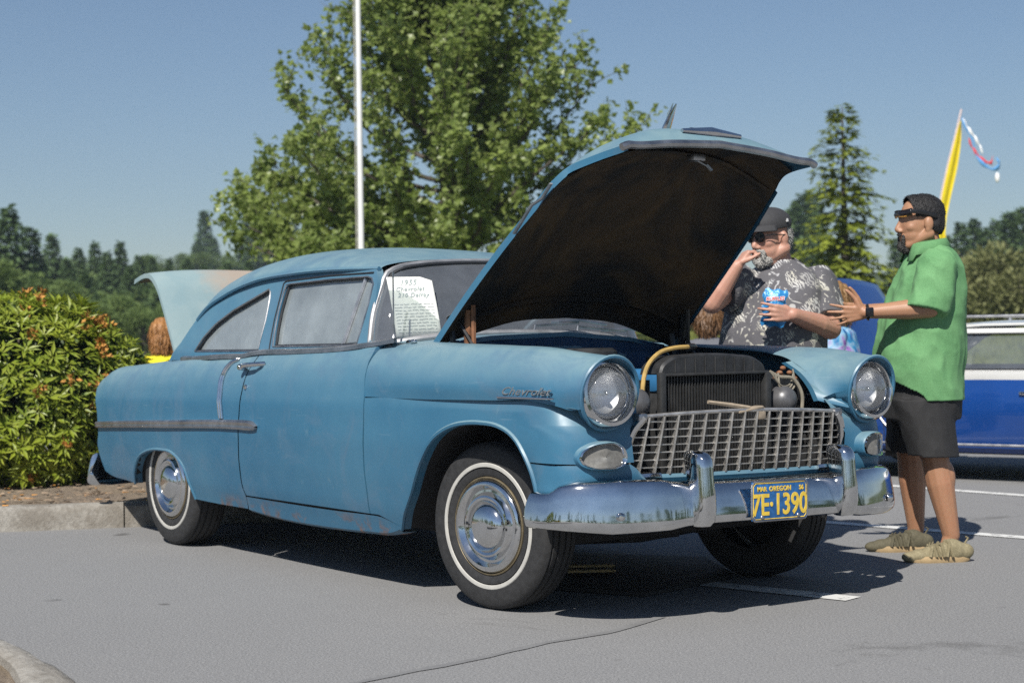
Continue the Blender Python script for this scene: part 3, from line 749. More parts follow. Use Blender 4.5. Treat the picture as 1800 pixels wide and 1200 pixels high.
# ---- hood, raised
HP = Vector((-.53, 0, 1.09)); PHI = R(43)
def open_hood(p):
    d = Vector(p) - HP; c, s_ = math.cos(PHI), math.sin(PHI)
    q = Vector((d.x * c - d.z * s_, d.y - .075 * min(1.2, max(0, d.x / 1.25)), d.x * s_ + d.z * c)) + HP
    return SH(tuple(q))
hood = empty('hood'); hood.parent = car
hc = cr([(-.40, 0, 1.14), (-.2, 0, 1.135), (.1, 0, 1.145), (.4, 0, 1.138), (.58, 0, 1.12), (.70, 0, 1.09), (.79, 0, 1.04), (.85, 0, .975), (.88, 0, .91), (.888, 0, .858)], 60)
h2 = cr([(-.42, .30, 1.13), (-.2, .30, 1.127), (.1, .30, 1.13), (.4, .29, 1.118), (.57, .28, 1.10), (.69, .28, 1.068), (.78, .28, 1.015), (.84, .28, .955), (.868, .28, .895), (.878, .28, .843)], 60)
h3 = cr([(-.49, .55, 1.103), (-.2, .54, 1.10), (.1, .53, 1.09), (.4, .51, 1.068), (.56, .48, 1.045), (.67, .455, 1.015), (.745, .44, .965), (.81, .43, .915), (.85, .43, .868), (.868, .44, .828)], 60)
h4 = cr([(-.535, .695, 1.088), (-.25, .682, 1.066), (.1, .655, 1.033), (.38, .622, 1.003), (.52, .60, .99), (.61, .575, .972), (.68, .535, .945), (.745, .505, .912), (.82, .495, .86), (.87, .50, .822)], 60)
h5 = np.array(h4) + np.array([0, .002, -.035])
H = []
for i in range(60):
    half = cr([hc[i], h2[i], h3[i], h4[i]], 13)
    row = [(p[0], -p[1], p[2]) for p in half[::-1]] + [tuple(p) for p in half[1:]]
    e = h5[i] if i < 46 else np.array(h4[i]) + np.array([-.02, 0, -.02])
    H.append([(e[0], -e[1], e[2])] + row + [tuple(e)])
m = MB(); m.grid(H).map(open_hood).build('hood_skin', MAT['paint'], hood)
m = MB(); In = [[(p[0] - (.02 if i > 40 else 0), p[1] * .985, p[2] - .022) for p in r_[1:-1]] for i, r_ in enumerate(H[:56])]
m.grid(In)
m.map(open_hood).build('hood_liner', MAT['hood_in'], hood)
m = MB()          # stiffening ribs underneath
for rowi in (6, 44):
    m = MB(); m.tube([open_hood((p[0], p[1], p[2] - .035)) for p in H[rowi][2:-2]], .022, 6, flat=.5); m.build('hood_brace', MAT['hood_in'], hood)
m = MB(); lipb = [H[-1][j] for j in range(1, len(H[0]) - 1)]
lipb = [(lipb[0][0] - .01, lipb[0][1] - .03, lipb[0][2] - .006)] + lipb + [(lipb[-1][0] - .01, lipb[-1][1] + .03, lipb[-1][2] - .006)]
m.tube([open_hood((p[0] - .004, p[1], p[2] - .006)) for p in cr(lipb, 60)], .016, 8); m.build('hood_lip_trim', MAT['trim'], hood)
# emblem: a broad V shaped bar with a shield
m = MB(); em = []
for j in np.linspace(-.2, .2, 21):
    xx = .872 - abs(j) * .03; em.append((xx + .012, j * .8, .925 - .0 * abs(j)))
m.tube([open_hood(p) for p in em], [.006 + .016 * (1 - abs(p[1]) / .2) for p in em], 8)
m.tube([open_hood((.872 , y, .948)) for y in (-.10, 0, .10)], .008, 6)
m.build('hood_emblem', MAT['chrome'], hood)
m = MB(); m.tube([open_hood(p) for p in ((.60, 0, 1.115), (.65, 0, 1.145), (.71, 0, 1.16), (.77, 0, 1.172), (.82, 0, 1.178))], [.012, .018, .018, .012, .003], 8)
m.tube([open_hood(p) for p in ((.72, 0, 1.165), (.76, 0, 1.185), (.81, 0, 1.196))], [.010, .012, .002], 8, flat=.5)
m.tube([open_hood((.66, 0, 1.09)), open_hood((.69, 0, 1.15))], .014, 6); m.build('hood_ornament', MAT['chrome'], hood)
m = MB(); m.rbox(open_hood((.70, .06, .985)), (.05, .07, .03), .008); m.tube([open_hood((.70, .06, .97)), open_hood((.71, .08, .93)), open_hood((.70, .10, .91))], .007, 6); m.build('hood_catch', MAT['trim'], hood)
m = MB(); m.tube([open_hood((x, -.655 + .03 * (x > .4), it(x, [.2, .5], [.99, .965]))) for x in np.linspace(.22, .52, 8)], .010, 5, flat=.4); m.build('worn_edge', MAT['matte_trim'], hood)
# hinges
for s in (-1, 1):
    hg = empty('hood_hinge'); hg.parent = car
    m = MB(); a = Vector(SH((-.36, s * .62, .98))); b_ = Vector(open_hood((-.30, s * .62, 1.06)))
    m.tube([a, a * .5 + b_ * .5 + Vector((-.01, 0, .0)), b_], .013, 6, flat=1.8); m.tube([a + Vector((.035, 0, 0)), b_ + Vector((.035, 0, .02))], .011, 6); m.build('lift_arm', MAT['rust'] if s < 0 else MAT['black'], hg)
    m = MB(); a = Vector(SH((-.42, s * .64, .96))); b_ = Vector(open_hood((-.40, s * .64, 1.07)))
    m.tube([a, b_ + Vector((-.05, 0, .03)), b_ + Vector((.05, 0, .06))], .015, 6); m.tube([Vector(SH((-.25, s * .62, .99))), b_ + Vector((.02, 0, .02))], .01, 6); m.build('link_arm', MAT['black'], hg)
# ---- trunk lid, raised
lid = empty('trunk_lid'); lid.parent = car
TP = Vector((-3.235, 0, 1.035)); PT = R(-62)
def open_lid(p):
    d = Vector(p) - TP; c, s_ = math.cos(PT), math.sin(PT)
    q = Vector((d.x * c - d.z * s_, d.y, d.x * s_ + d.z * c)) + TP
    return SH(tuple(q))
L = []
prof = cr([(-3.24, 1.035), (-3.4, 1.032), (-3.6, 1.025), (-3.75, 1.005), (-3.83, .965), (-3.88, .895), (-3.925, .80), (-3.96, .71), (-3.985, .64)], 44)
for p in prof:
    half = []
    for v in np.linspace(0, 1, 12):
        wd = .64 if p[1] > .96 else .64 - (.96 - p[1]) * .18
        half.append((p[0] + .025 * v**3, v * wd, p[1] - .028 * v**2.5))
    row = [(q[0], -q[1], q[2]) for q in half[::-1]] + half[1:]
    L.append([(row[0][0] + .02, row[0][1], row[0][2] - .02)] + row + [(row[-1][0] + .02, row[-1][1], row[-1][2] - .02)])
m = MB(); m.grid(L).map(open_lid).build('lid_skin', MAT['paint_lid'], lid)
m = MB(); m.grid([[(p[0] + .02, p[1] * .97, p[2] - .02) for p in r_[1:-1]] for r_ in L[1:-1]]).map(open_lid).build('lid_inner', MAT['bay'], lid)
# ---- grille
gr = empty('grille'); gr.parent = car
def gyw(z): return it(z, [.56, .60, .68, .75, .79], [.56, .582, .590, .562, .522])     # half width
def gx(y, z): return .70 + (z - .68) * .18 - .05 * (abs(y) / .6)**2.5
def gp(y, z, dx=0.): return SH((gx(y, z) + dx, y, z))
zt_ = lambda y: .792 + .018 * (1 - (y / .55)**2)
for k in range(16):
    f_ = -1 + 2 * (k + .5) / 16.; yt = f_ * .545; yb = f_ * .568
    m = MB(); P = cr([(yb, .565), ((yt + yb) / 2, .68), (yt, zt_(yt) - .004)], 8)
    P = [gp(p[0], p[1], .006) for p in P]
    rr = []
    m.grid([[(p[0] + a_, p[1] + b_, p[2]) for a_, b_ in ((.010, -.005), (.013, 0), (.010, .005), (-.014, .003), (-.014, -.003))] for p in P], closev=True); m.build('upright_bar', MAT['grille'], gr)
for k in range(7):
    z = .592 + k * .0300; wdt = gyw(z) - .008
    m = MB(); P = [gp(y, z) for y in np.linspace(-wdt, wdt, 17)]
    m.grid([[(p[0] + a_, p[1], p[2] + b_) for a_, b_ in ((.008, .002), (.008, -.002), (-.022, -.0025), (-.022, .0025))] for p in P], closev=True); m.build('cross_bar', MAT['grille'], gr)
m = MB(); m.tube([gp(y, zt_(y), .006) for y in np.linspace(-.545, .545, 21)], .009, 8, flat=.9); m.build('top_bar', MAT['grille'], gr)
m = MB()
outl = [(y, .558) for y in np.linspace(-.545, .545, 21)]
sidec = [(.572, .566), (.590, .60), (.595, .68), (.575, .745), (.537, .79)]
for s in (-1, 1): m = MB(); m.tube([gp(s * y, z, .012) for y, z in cr(outl[-3:] + sidec, 30)], .018, 8); m.build('side_moulding', MAT['chrome'], gr)
m = MB(); m.grid([[gp(y, .566, .012 + .0), gp(y, .552, .022), gp(y, .535, .018), gp(y, .522, -.02)] for y in np.linspace(-.59, .59, 25)]); m.build('lower_moulding', MAT['paint'], gr)
for s in (-1, 1): m = MB(); m.rbox(gp(s * .545, .79, .0), (.05, .05, .035), .012); m.build('corner_bracket', MAT['trim'], gr)
m = MB(); m.rbox(gp(.0, .812, -.01), (.05, .14, .012), .005, Matrix.Rotation(.12, 3, 'X')); m.tube([gp(-.20, .845, -.03), gp(-.1, .832, -.01), gp(.0, .82, .0)], [.008, .01, .008], 6); m.rbox(gp(.06, .795, .0), (.03, .05, .05), .008); m.build('hood_latch', MAT['latch'], gr)
# ---- bumpers
def bumper(name, xs_, zlo, zhi, bulge, fwd, joint):
    b = empty(name); b.parent = car
    plan = cr(xs_, 61)      # (x, y) half plan from centre out
    secs = []
    for p, nrm in zip(plan, np.gradient(plan, axis=0)):
        n_ = np.array([nrm[1], -nrm[0]]); n_ = n_ / np.linalg.norm(n_); n_ = n_ if n_[0] * fwd >= 0 else -n_
        if abs(n_[0]) < .02: n_ = np.array([0, 1.])
        y = p[1]; e = it(y, [0, .3, .42, .46, .56, .72, .86, .9, .92], [0, 0, -.006, .004, .018, .02, .014, .0, -.03])
        zl = zlo + it(y, [0, .40, .52, .75, .95], [0, 0, -.018, -.026, -.006]); zh = zhi + e
        if joint: bl = bulge * it(y, [0, .40, .455, .52, .7, .95], [1, 1, .7, .85, .85, .75])
        else: bl = bulge
        sec = []
        for a_, o_ in ((.03, -.8), (0, -.1), (.02, .5), (.07, .88), (.15, 1.0), (.32, .95), (.58, .76), (.82, .50), (.94, .24), (.995, -.15), (1., -.7)):
            sec.append((p[0] + n_[0] * bl * o_, p[1] + n_[1] * bl * o_, zl + (zh - zl) * a_))
        secs.append(cr(sec, 26))
    e_ = secs[-1]; c_ = e_.mean(0)
    for k_ in (.7, .35, .02): secs.append(c_ + (e_ - c_) * k_ + np.array([-.012 * fwd, .012, 0]) * (1 - k_**2))
    rows = [[(q[0], -q[1], q[2]) for q in r_] for r_ in secs[::-1]] + [[tuple(q) for q in r_] for r_ in secs[1:]]
    m = MB(); m.grid(rows).map(SH); m.build('bumper_bar', MAT['chrome'], b, thick=.003)
    return b
fb = bumper('front_bumper', [(.835, 0), (.835, .2), (.826, .42), (.80, .60), (.755, .73), (.69, .845), (.615, .905), (.55, .93), (.50, .937)], .380, .538, .047, 1, True)
rb = bumper('rear_bumper', [(-4.06, 0), (-4.05, .4), (-4.03, .62), (-4.01, .74), (-3.985, .81), (-3.95, .85), (-3.92, .862)], .265, .425, .045, -1, False)
for s in (-1, 1):
    m = MB()
    rows = []
    for (x, z, hw, dp) in ((.87, .372, .02, .02), (.895, .376, .034, .035), (.912, .395, .042, .045), (.922, .44, .043, .05), (.922, .50, .041, .052), (.915, .55, .039, .056), (.912, .60, .039, .06), (.908, .63, .038, .062), (.895, .65, .035, .056), (.872, .662, .026, .04), (.845, .665, .01, .015)):
        row = []
        for a_ in np.linspace(0, 2 * math.pi, 24, endpoint=False):
            c_, s2 = math.cos(a_), math.sin(a_)
            row.append((x - dp + dp * math.copysign(abs(c_)**.7, c_), s * .395 + hw * math.copysign(abs(s2)**.7, s2), z))
        rows.append(row)
    m.grid(rows, closev=True)
    m.map(SH).build('bumper_guard', MAT['chrome'], fb)
    for (y, z, x) in ((.735, .425, .775), (.885, .44, .625)):
        m = MB(); nrm = Vector((.8, s * it(y, [.5, .72, .88], [.2, .55, 1.2]), 0)).normalized()
        m.lathe([(0, .012), (.008, .011), (.013, .006), (.016, 0), (.016, -.01)], SH((x + .028, s * (y + .012), z)), nrm, 14); m.build('bumper_bolt', MAT['chrome'], fb)
# ---- licence plate
pl = empty('license_plate'); pl.parent = car
pc = Vector(SH((.895, -.008, .458))); tl = .02
rot = Matrix.Rotation(-.02, 3, 'X')
m = MB(); m.rbox(pc, (.006, .305, .152), .0025, rot); m.build('plate', MAT['plate_blue'], pl)
m = MB(); a, b_ = .1525, .076
cs = [(-a + .012, -b_), (a - .012, -b_), (a, -b_ + .012), (a, b_ - .012), (a - .012, b_), (-a + .012, b_), (-a, b_ - .012), (-a, -b_ + .012)]
m.tube([pc + rot @ Vector((.002, y, z)) for y, z in cs], .0045, 6, closed=True); m.build('plate_frame', MAT['trim'], pl)
m = MB(); cs2 = [(y * .955, z * .92) for y, z in cs]; m.tube([pc + rot @ Vector((.003, y, z)) for y, z in cs2], .0018, 4, closed=True); m.build('plate_border', MAT['plate_yellow'], pl)
yd_, zd_ = rot @ Vector((0, 1, 0)), rot @ Vector((0, 0, 1))
xo = Vector((.0038, 0, 0))
text_obj('plate_number', '7E\u00b71390', .118, MAT['plate_yellow'], pl, pc + xo + zd_ * -.018 , yd_, zd_, extrude=.0012, bold=.0022, space=.98).scale = (.82, 1, 1)
text_obj('plate_state', 'OREGON', .027, MAT['plate_yellow'], pl, pc + xo + zd_ * .047 + yd_ * .0, yd_, zd_, extrude=.001, bold=.0008, space=1.1)
text_obj('plate_month', 'MAR', .025, MAT['plate_yellow'], pl, pc + xo + zd_ * .047 + yd_ * -.100, yd_, zd_, extrude=.001, bold=.0008)
text_obj('plate_year', '56', .025, MAT['plate_yellow'], pl, pc + xo + zd_ * .047 + yd_ * .118, yd_, zd_, extrude=.001, bold=.0008)
for y in (-.1, .1):
    m = MB(); m.ell(pc + rot @ Vector((.005, y, -.062)), (.006, .009, .009)); m.build('plate_bolt', MAT['trim'], pl)
# ---- wheels
def wheel(x, y, s, steer):
    wh = empty('wheel'); wh.parent = car
    wh.matrix_local = Matrix.Translation((x, y, .345)) @ Matrix.Rotation(steer, 4, 'Z')
    ax = (0, s, 0)
    L_ = lambda prof, n, mt, seg=64: MB().lathe(prof, (0, 0, 0), ax, seg).build(n, mt, wh)
    L_([(.205, -.17), (.24, -.185), (.29, -.19), (.325, -.178), (.342, -.15), (.343, -.138), (.335, -.136), (.335, -.128), (.344, -.126), (.345, -.105), (.336, -.103), (.336, -.095), (.345, -.093), (.345, -.068), (.336, -.066), (.336, -.058), (.344, -.056), (.343, -.036), (.336, -.034), (.336, -.028), (.342, -.022), (.334, -.004), (.322, .004), (.30, .009), (.275, .010), (.259, .0095)], 'tyre', MAT['rubber'])
    L_([(.260, .0092), (.257, .0122), (.250, .0126), (.243, .0118), (.241, .008)], 'whitewall', MAT['white_band'])
    L_([(.237, .009), (.222, .008), (.206, .002), (.198, -.01), (.196, -.03)], 'tyre_bead', MAT['rubber'])
    L_([(.204, -.008), (.202, .004), (.198, .006), (.193, .0), (.19, -.012)], 'rim', MAT['rim_brown'])
    L_([(.193, -.004), (.191, .006), (.184, .015), (.174, .020), (.166, .019), (.158, .008), (.150, -.002), (.140, -.001), (.132, .008), (.126, .017), (.118, .02), (.108, .016), (.103, .006), (.098, .003), (.094, .009), (.088, .020), (.072, .032), (.05, .040), (.026, .0435), (.0, .0445)], 'hubcap', MAT['chrome'])
    L_([(.21, -.03), (.19, -.08), (.12, -.1), (.0, -.1)], 'brake_drum', MAT['dark'], 24)
    return wh
wheel(.022, -.80, -1, R(8)); wheel(.022, .80, 1, R(8)); wheel(-2.921, -.84, -1, 0); wheel(-2.921, .84, 1, 0)
# ---- engine bay
m = MB(); P = [(.50, y) for y in np.linspace(-.28, .28, 29)]
for s_ in (0,):
    m.grid([[(.505, y, z) for y in np.linspace(-.285, .285, 3)] for z in (.5, .95)])
core = empty('radiator'); core.parent = car
m.map(SH).build('core', MAT['bay'], core)
m = MB()
for y in np.linspace(-.28, .28, 36): m.box(SH((.512, y, .72)), (.01, .005, .46))
m.build('fins', MAT['iron'], core)['kind'] = 'stuff'
m = MB()
tk = cr([(-.30, .955), (-.29, .985), (-.24, 1.018), (-.12, 1.035), (0, 1.04), (.12, 1.035), (.24, 1.018), (.29, .985), (.30, .955)], 41)
m.grid([[(.47, p[0], p[1]) for p in tk], [(.515, p[0], p[1]) for p in tk], [(.525, p[0] * .98, p[1] - .008) for p in tk], [(.525, p[0] * .98, .952) for p in tk]])
m.grid([[(.47, p[0], p[1]) for p in tk], [(.40, p[0], p[1] - .004) for p in tk], [(.40, p[0], .95) for p in tk]])
m.map(SH).build('top_tank', MAT['bay'], core)
for y in (-.22, -.165, -.11, -.055, 0., .055, .11, .165, .22):
    m = MB(); zt2 = it(y, tk[:, 0], tk[:, 1]); m.tube([SH((.527, y, .958)), SH((.527, y, zt2 - .014))], .0035, 5); m.build('tank_rib', MAT['iron'], core)
m = MB(); m.rbox(SH((.52, 0, .955)), (.03, .61, .012), .004); m.rbox(SH((.525, -.295, .75)), (.03, .03, .42), .006); m.rbox(SH((.525, .295, .75)), (.03, .03, .42), .006); m.build('radiator_frame', MAT['iron'], core)
for s_ in (-1, 1): m = MB(); m.grid([[(.46, s_ * y, z) for y in np.linspace(.30, .56, 4)] for z in (.5, .7, .93)]); m.map(SH).build('radiator_support', MAT['bay'], car)
for s in (-1, 1):
    hn = empty('horn'); hn.parent = car
    c0 = Vector(SH((.50, s * .415, .838)))
    m = MB(); m.lathe([(.0, .062), (.02, .060), (.04, .050), (.055, .032), (.062, .01), (.064, -.01), (.05, -.02), (.02, -.03), (.0, -.03)], c0, (1, 0, .15), 28); m.build('horn_shell', MAT['horn'], hn)
    m = MB(); m.rbox(c0 + Vector((-.03, 0, -.07)), (.03, .03, .1), .005); m.build('horn_bracket', MAT['iron'], hn)
m = MB(); m.tube([SH(p) for p in cr([(.49, -.36, .82), (.485, -.36, .90), (.475, -.325, .985), (.465, -.26, 1.035), (.455, -.16, 1.06), (.45, -.08, 1.065)], 30)], .0095, 8); m.build('heater_hose', MAT['hose'], car)
m = MB(); m.tube([SH(p) for p in cr([(.45, -.08, 1.065), (.42, -.02, 1.066), (.35, .03, 1.06)], 10)], .014, 8); m.build('hose_end', MAT['black'], car)
m = MB(); m.tube([SH(p) for p in cr([(.53, .50, .78), (.525, .505, .87), (.51, .47, .93), (.49, .40, .94), (.48, .36, .96)], 24)], .008, 8)
for k in range(3): m.tube([SH(p) for p in cr([(.49, .36 + .02 * k, .955), (.51, .40, .90 - .015 * k), (.50, .45 + .02 * k, .90), (.48, .50, .93 + .02 * k)], 16)], .004, 6)
m.build('wiring', MAT['wire'], car)
m = MB()
for (y, z) in ((.46, .975), (.50, .955), (.44, .955), (.53, .93)): m.ell(SH((.46, y, z)), (.012, .014, .010)); m.rbox(SH((.44, y, z - .04)), (.02, .03, .05), .005)
m.build('terminal_block', MAT['rust'], car)
eng = empty('engine'); eng.parent = car
m = MB(); m.rbox(SH((-.05, 0, .70)), (.72, .24, .34), .03); m.build('engine_block', MAT['iron'], eng)
m = MB(); m.rbox(SH((-.05, -.02, .92)), (.66, .17, .10), .03); m.build('valve_cover', simple('engine_blue', (.03, .14, .3), .4, 0, .2, 12), eng)
m = MB(); m.lathe([(0, .10), (.10, .10), (.12, .085), (.12, .02), (.10, 0), (.05, -.02), (.04, -.10)], SH((-.05, -.20, .96)), (0, 0, 1), 24); m.build('air_cleaner', MAT['bay'], eng)
m = MB(); m.lathe([(.02, .0), (.19, .01), (.19, -.01), (.02, -.01)], SH((.37, 0, .74)), (1, 0, 0), 18); m.build('fan', MAT['iron'], eng)
m = MB(); m.rbox(SH((-.20, .44, .93)), (.26, .17, .19), .012); m.build('battery', MAT['black'], car)
m = MB(); m.rbox(SH((-.42, -.1, 1.01)), (.16, .22, .12), .02); m.lathe([(.05, -.04), (.05, .05), (.02, .06)], SH((-.30, .15, .98)), (0, 0, 1), 16); m.build('heater_box', simple('heater_teal', (.06, .16, .22), .45), car)
for s in (-1, 1):
    m = MB(); m.grid([[(x, s * y, z) for (y, z) in ((.68, .95), (.63, .92), (.57, .80), (.52, .62), (.50, .45))] for x in np.linspace(-.53, .46, 9)]); m.map(SH).build('inner_fender', MAT['bay'], car)
# ---- underbody
m = MB(); m.box((-1.7, 0, .30), (3.9, 1.3, .06)); m.box((.1, 0, .42), (1.0, .9, .06)); m.box((.60, 0, .43), (.30, 1.5, .03)); m.box((.735, 0, .46), (.012, 1.2, .14))
for y in (-.42, .42): m.box((-1.75, y, .27), (3.6, .09, .10)); m.box((.25, y, .38), (.7, .07, .08))
m.tube([(-2.92, -.7, .345), (-2.92, .7, .345)], .045, 10); m.ell((-2.92, 0, .345), (.16, .15, .15)); m.tube([(.02, -.7, .30), (.02, 0, .26), (.02, .7, .30)], .05, 10)
m.tube([(-.5, .3, .25), (-3.8, .35, .28)], .03, 8); m.box((-.2, 0, .33), (.6, .34, .2)); m.box((-3.45, 0, .33), (.55, .9, .14))
m.build('chassis', MAT['dark'], car)
# ---- cabin
cab = MB(); cab.box((-1.9, 0, .40), (2.2, 1.5, .04)); cab.build('cabin_floor', MAT['interior'], car)
for (x, nm) in ((-1.55, 'front_seat'), (-2.42, 'rear_seat')):
    se = empty(nm); se.parent = car
    m = MB(); m.rbox(SH((x + .12, 0, .62)), (.5, 1.36, .2), .06); m.build('seat_cushion', MAT['seat'], se)
    m = MB(); m.rbox(SH((x - .16, 0, .86)), (.16, 1.36, .48), .06, Matrix.Rotation(-.2, 3, 'Y')); m.build('seat_back', MAT['seat'], se)
m = MB(); m.rbox(SH((-.83, 0, .97)), (.26, 1.44, .17), .05); m.build('dashboard', MAT['interior'], car)
m = MB(); m.rbox(SH((-2.95, 0, .99)), (.45, 1.3, .03), .01); m.build('parcel_shelf', MAT['seat'], car)
sw = empty('steering_wheel'); sw.parent = car
c0 = Vector(SH((-1.05, .36, 1.085))); ax = Vector((-.85, 0, .55)).normalized(); q = Vector((0, 0, 1)).rotation_difference(ax)
m = MB(); m.tube([c0 + q @ Vector((.21 * math.cos(a_), .21 * math.sin(a_), 0)) for a_ in np.linspace(0, 2 * math.pi, 40, endpoint=False)], .012, 8, closed=True); m.build('wheel_rim', MAT['interior'], sw)
m = MB()
for a_ in (0, 2.1, 4.2): m.tube([c0, c0 + q @ Vector((.2 * math.cos(a_), .2 * math.sin(a_), .0))], .009, 6)
m.ell(c0, (.04, .04, .03)); m.tube([c0, c0 - ax * .45], .022, 8); m.build('wheel_spoke', MAT['interior'], sw)
for s in (-1, 1):
    m = MB(); m.grid([[(x, s * .80, z) for x in np.linspace(-2.7, -.8, 5)] for z in (.42, 1.0)]); m.build('inner_side', MAT['interior'], car)
m = MB(); m.ell(SH((-2.58, -.60, 1.03)), (.16, .09, .05), Matrix.Rotation(.3, 3, 'Z')); m.ell(SH((-2.70, -.58, 1.035)), (.10, .07, .06)); o = m.build('folded_cloth', MAT['cloth_pink'])
tag(o, 'crumpled pink cloth on the rear shelf inside the blue car', 'cloth')
# antenna
m = MB(); a = Vector(SH((-.725, -.775, 1.09))); m.tube([a, a + Vector((0, 0, .31))], .0042, 6); m.lathe([(.016, -.012), (.014, .01), (.006, .03), (.0, .035)], a, (0, 0, 1), 12); m.build('antenna', MAT['trim'], car)
m = MB(); a = Vector(SH((-.60, -.77, 1.085))); m.ell(a, (.03, .012, .012)); m.ell(a + Vector((.03, 0, .004)), (.02, .016, .01)); m.build('washer_nozzle', MAT['chrome'], car)
for s in (1,):
    m = MB(); a = Vector(SH((-.80, .86, 1.08))); m.tube([a, a + Vector((0, .05, .05)), a + Vector((0, .08, .10))], .01, 8); m.lathe([(0, .02), (.04, .015), (.055, 0), (.055, -.01), (0, -.012)], a + Vector((0, .09, .14)), (1, 0, 0), 20); m.build('wing_mirror', MAT['chrome'], car)
# ---- display card in the windshield
card = empty('display_card', (-.83, -.60, 1.10), 'white handwritten show card standing inside the windshield', 'sign')
pt0 = Vector(SH((-.875, -.665, 1.105))); pt1 = Vector(SH((-.750, -.50, 1.113)))
xd = (pt1 - pt0); wdt = xd.length; xd.normalize(); upv = Vector((-.13, -.06, 1)).normalized()
m = MB(); rows = []
for i in range(13):
    u = i / 12.; base = pt0 + xd * (wdt * u); hgt = .283 - .006 * u - (.018 * ((u - .75) / .25) if u > .75 else 0) ; bow = Vector((.0, 0, 0))
    rows.append([base + bow + upv * (hgt * v) + Vector((-.02 * v * v, 0, 0)) for v in np.linspace(0, 1, 7)])
m.grid([[tuple(p) for p in r_] for r_ in rows]); cd = m.build('card_sheet', MAT['paper'], None, thick=.002)
cd.parent = card; cd.matrix_parent_inverse = Matrix.Translation((.83, .60, -1.10))
nn = xd.cross(upv).normalized(); nn = nn if nn.x > 0 else -nn
def ctext(nm, t_, size, u, v):
    o_ = text_obj(nm, t_, size, MAT['ink'], None, pt0 + xd * (wdt * u) + upv * v + Vector((-.02 * (v / .28)**2, 0, 0)) + nn * .004, xd, upv, shear=.2, bold=.0004, space=1.1)
    o_.parent = card; o_.matrix_parent_inverse = Matrix.Translation((.83, .60, -1.10))
ctext('card_year', '1955', .036, .46, .254); ctext('card_make', 'Chevrolet', .029, .47, .224); ctext('card_model', '210 Delray', .029, .52, .196)
m = MB()
for k in range(10):
    v = .155 - k * .0145; u = .06
    while u < .9:
        L_ = rnd.uniform(.06, .2); 
        pp = [pt0 + xd * (wdt * q_) + upv * (v + rnd.uniform(-.002, .002)) + Vector((-.02 * (v / .28)**2, 0, 0)) + nn * .004 for q_ in np.linspace(u, min(u + L_, .93), 4)]
        m.tube(pp, .0011, 4); u += L_ + rnd.uniform(.015, .04)
    
hw = m.build('card_writing', MAT['ink'], None); hw['kind'] = 'stuff'; hw.parent = card; hw.matrix_parent_inverse = Matrix.Translation((.83, .60, -1.10))

# ---- dark mat and a few wood slats on the ground under the front
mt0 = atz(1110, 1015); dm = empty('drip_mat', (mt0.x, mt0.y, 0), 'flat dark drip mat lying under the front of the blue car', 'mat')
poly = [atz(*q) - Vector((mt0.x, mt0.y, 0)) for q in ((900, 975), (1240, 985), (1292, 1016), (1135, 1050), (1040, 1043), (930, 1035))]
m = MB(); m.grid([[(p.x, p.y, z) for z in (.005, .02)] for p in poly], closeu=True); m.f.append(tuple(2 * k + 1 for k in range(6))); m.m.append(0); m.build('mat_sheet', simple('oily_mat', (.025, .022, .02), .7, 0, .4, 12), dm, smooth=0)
for k in range(2):
    p = atz(1040, 1005 + 9 * k); sl = MB(); sl.rbox((0, 0, .03), (.22, .045, .012), .003); o = sl.build('wood_slat', simple('tan_wood', (.55, .38, .18), .8) if 'tan_wood' not in bpy.data.materials else bpy.data.materials['tan_wood']); o.location = (p.x, p.y, 0); o.rotation_euler = (0, 0, .95 + .05 * k); tag(o, ['farther tan wood slat lying on the mat under the car', 'nearer tan wood slat lying on the mat under the car'][k], 'wood slat', 'wood slats under the car')
# ================================================================= background
def leafmat(name, c0, c1, c2, trans=.3, rough=.5, scale=3, spec=.4):
    t = NT(name); n1 = t.noise(scale, 3); n2 = t.noise(scale * 9, 2)
    col = t.mix(t.ramp(n2, [(.35, 0.), (.7, .55)]), t.ramp(n1, [(.32, c0), (.68, c1)]), c2)
    t.set(Base_Color=col, Roughness=rough); t.p.inputs['Specular IOR Level'].default_value = spec
    tr = t.node('ShaderNodeBsdfTranslucent'); t.l.new(col, tr.inputs[0])
    mx = t.node('ShaderNodeMixShader'); mx.inputs[0].default_value = trans
    t.l.new(t.p.outputs[0], mx.inputs[1]); t.l.new(tr.outputs[0], mx.inputs[2]); t.l.new(mx.outputs[0], t.out.inputs[0])
    return t.mat
MAT['maple'] = leafmat('maple_leaf', (.17, .25, .05), (.30, .38, .09), (.40, .44, .20), .54, .36, 1.3, .5)
MAT['bark'] = simple('tree_bark', (.09, .075, .06), .9, 0, .35, 14, .4)
MAT['rhodo'] = leafmat('rhododendron_leaf', (.15, .23, .02), (.30, .37, .03), (.40, .40, .07), .34, .40, 2.5, .5)
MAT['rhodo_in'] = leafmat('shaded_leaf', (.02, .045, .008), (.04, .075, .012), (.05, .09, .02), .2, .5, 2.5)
MAT['petal'] = simple('withered_orange_flower', (.42, .2, .04), .8, 0, .35, 20)
MAT['cedar'] = leafmat('cedar_needles', (.11, .16, .02), (.26, .31, .035), (.34, .37, .055), .38, .6, 1.0)
MAT['fir'] = leafmat('fir_needles', (.07, .13, .05), (.125, .20, .075), (.17, .235, .085), .32, .7, .35)
MAT['broad'] = leafmat('far_broadleaf', (.09, .155, .04), (.175, .25, .065), (.22, .275, .09), .38, .7, .3)
MAT['olive'] = leafmat('olive_foliage', (.12, .135, .045), (.2, .21, .08), (.25, .25, .11), .25, .7, .5)
MAT['grass'] = leafmat('yellow_green_grass', (.09, .13, .022), (.2, .22, .035), (.26, .25, .05), .2, .8, 1.2)  # yellow-green is the grass's own colour
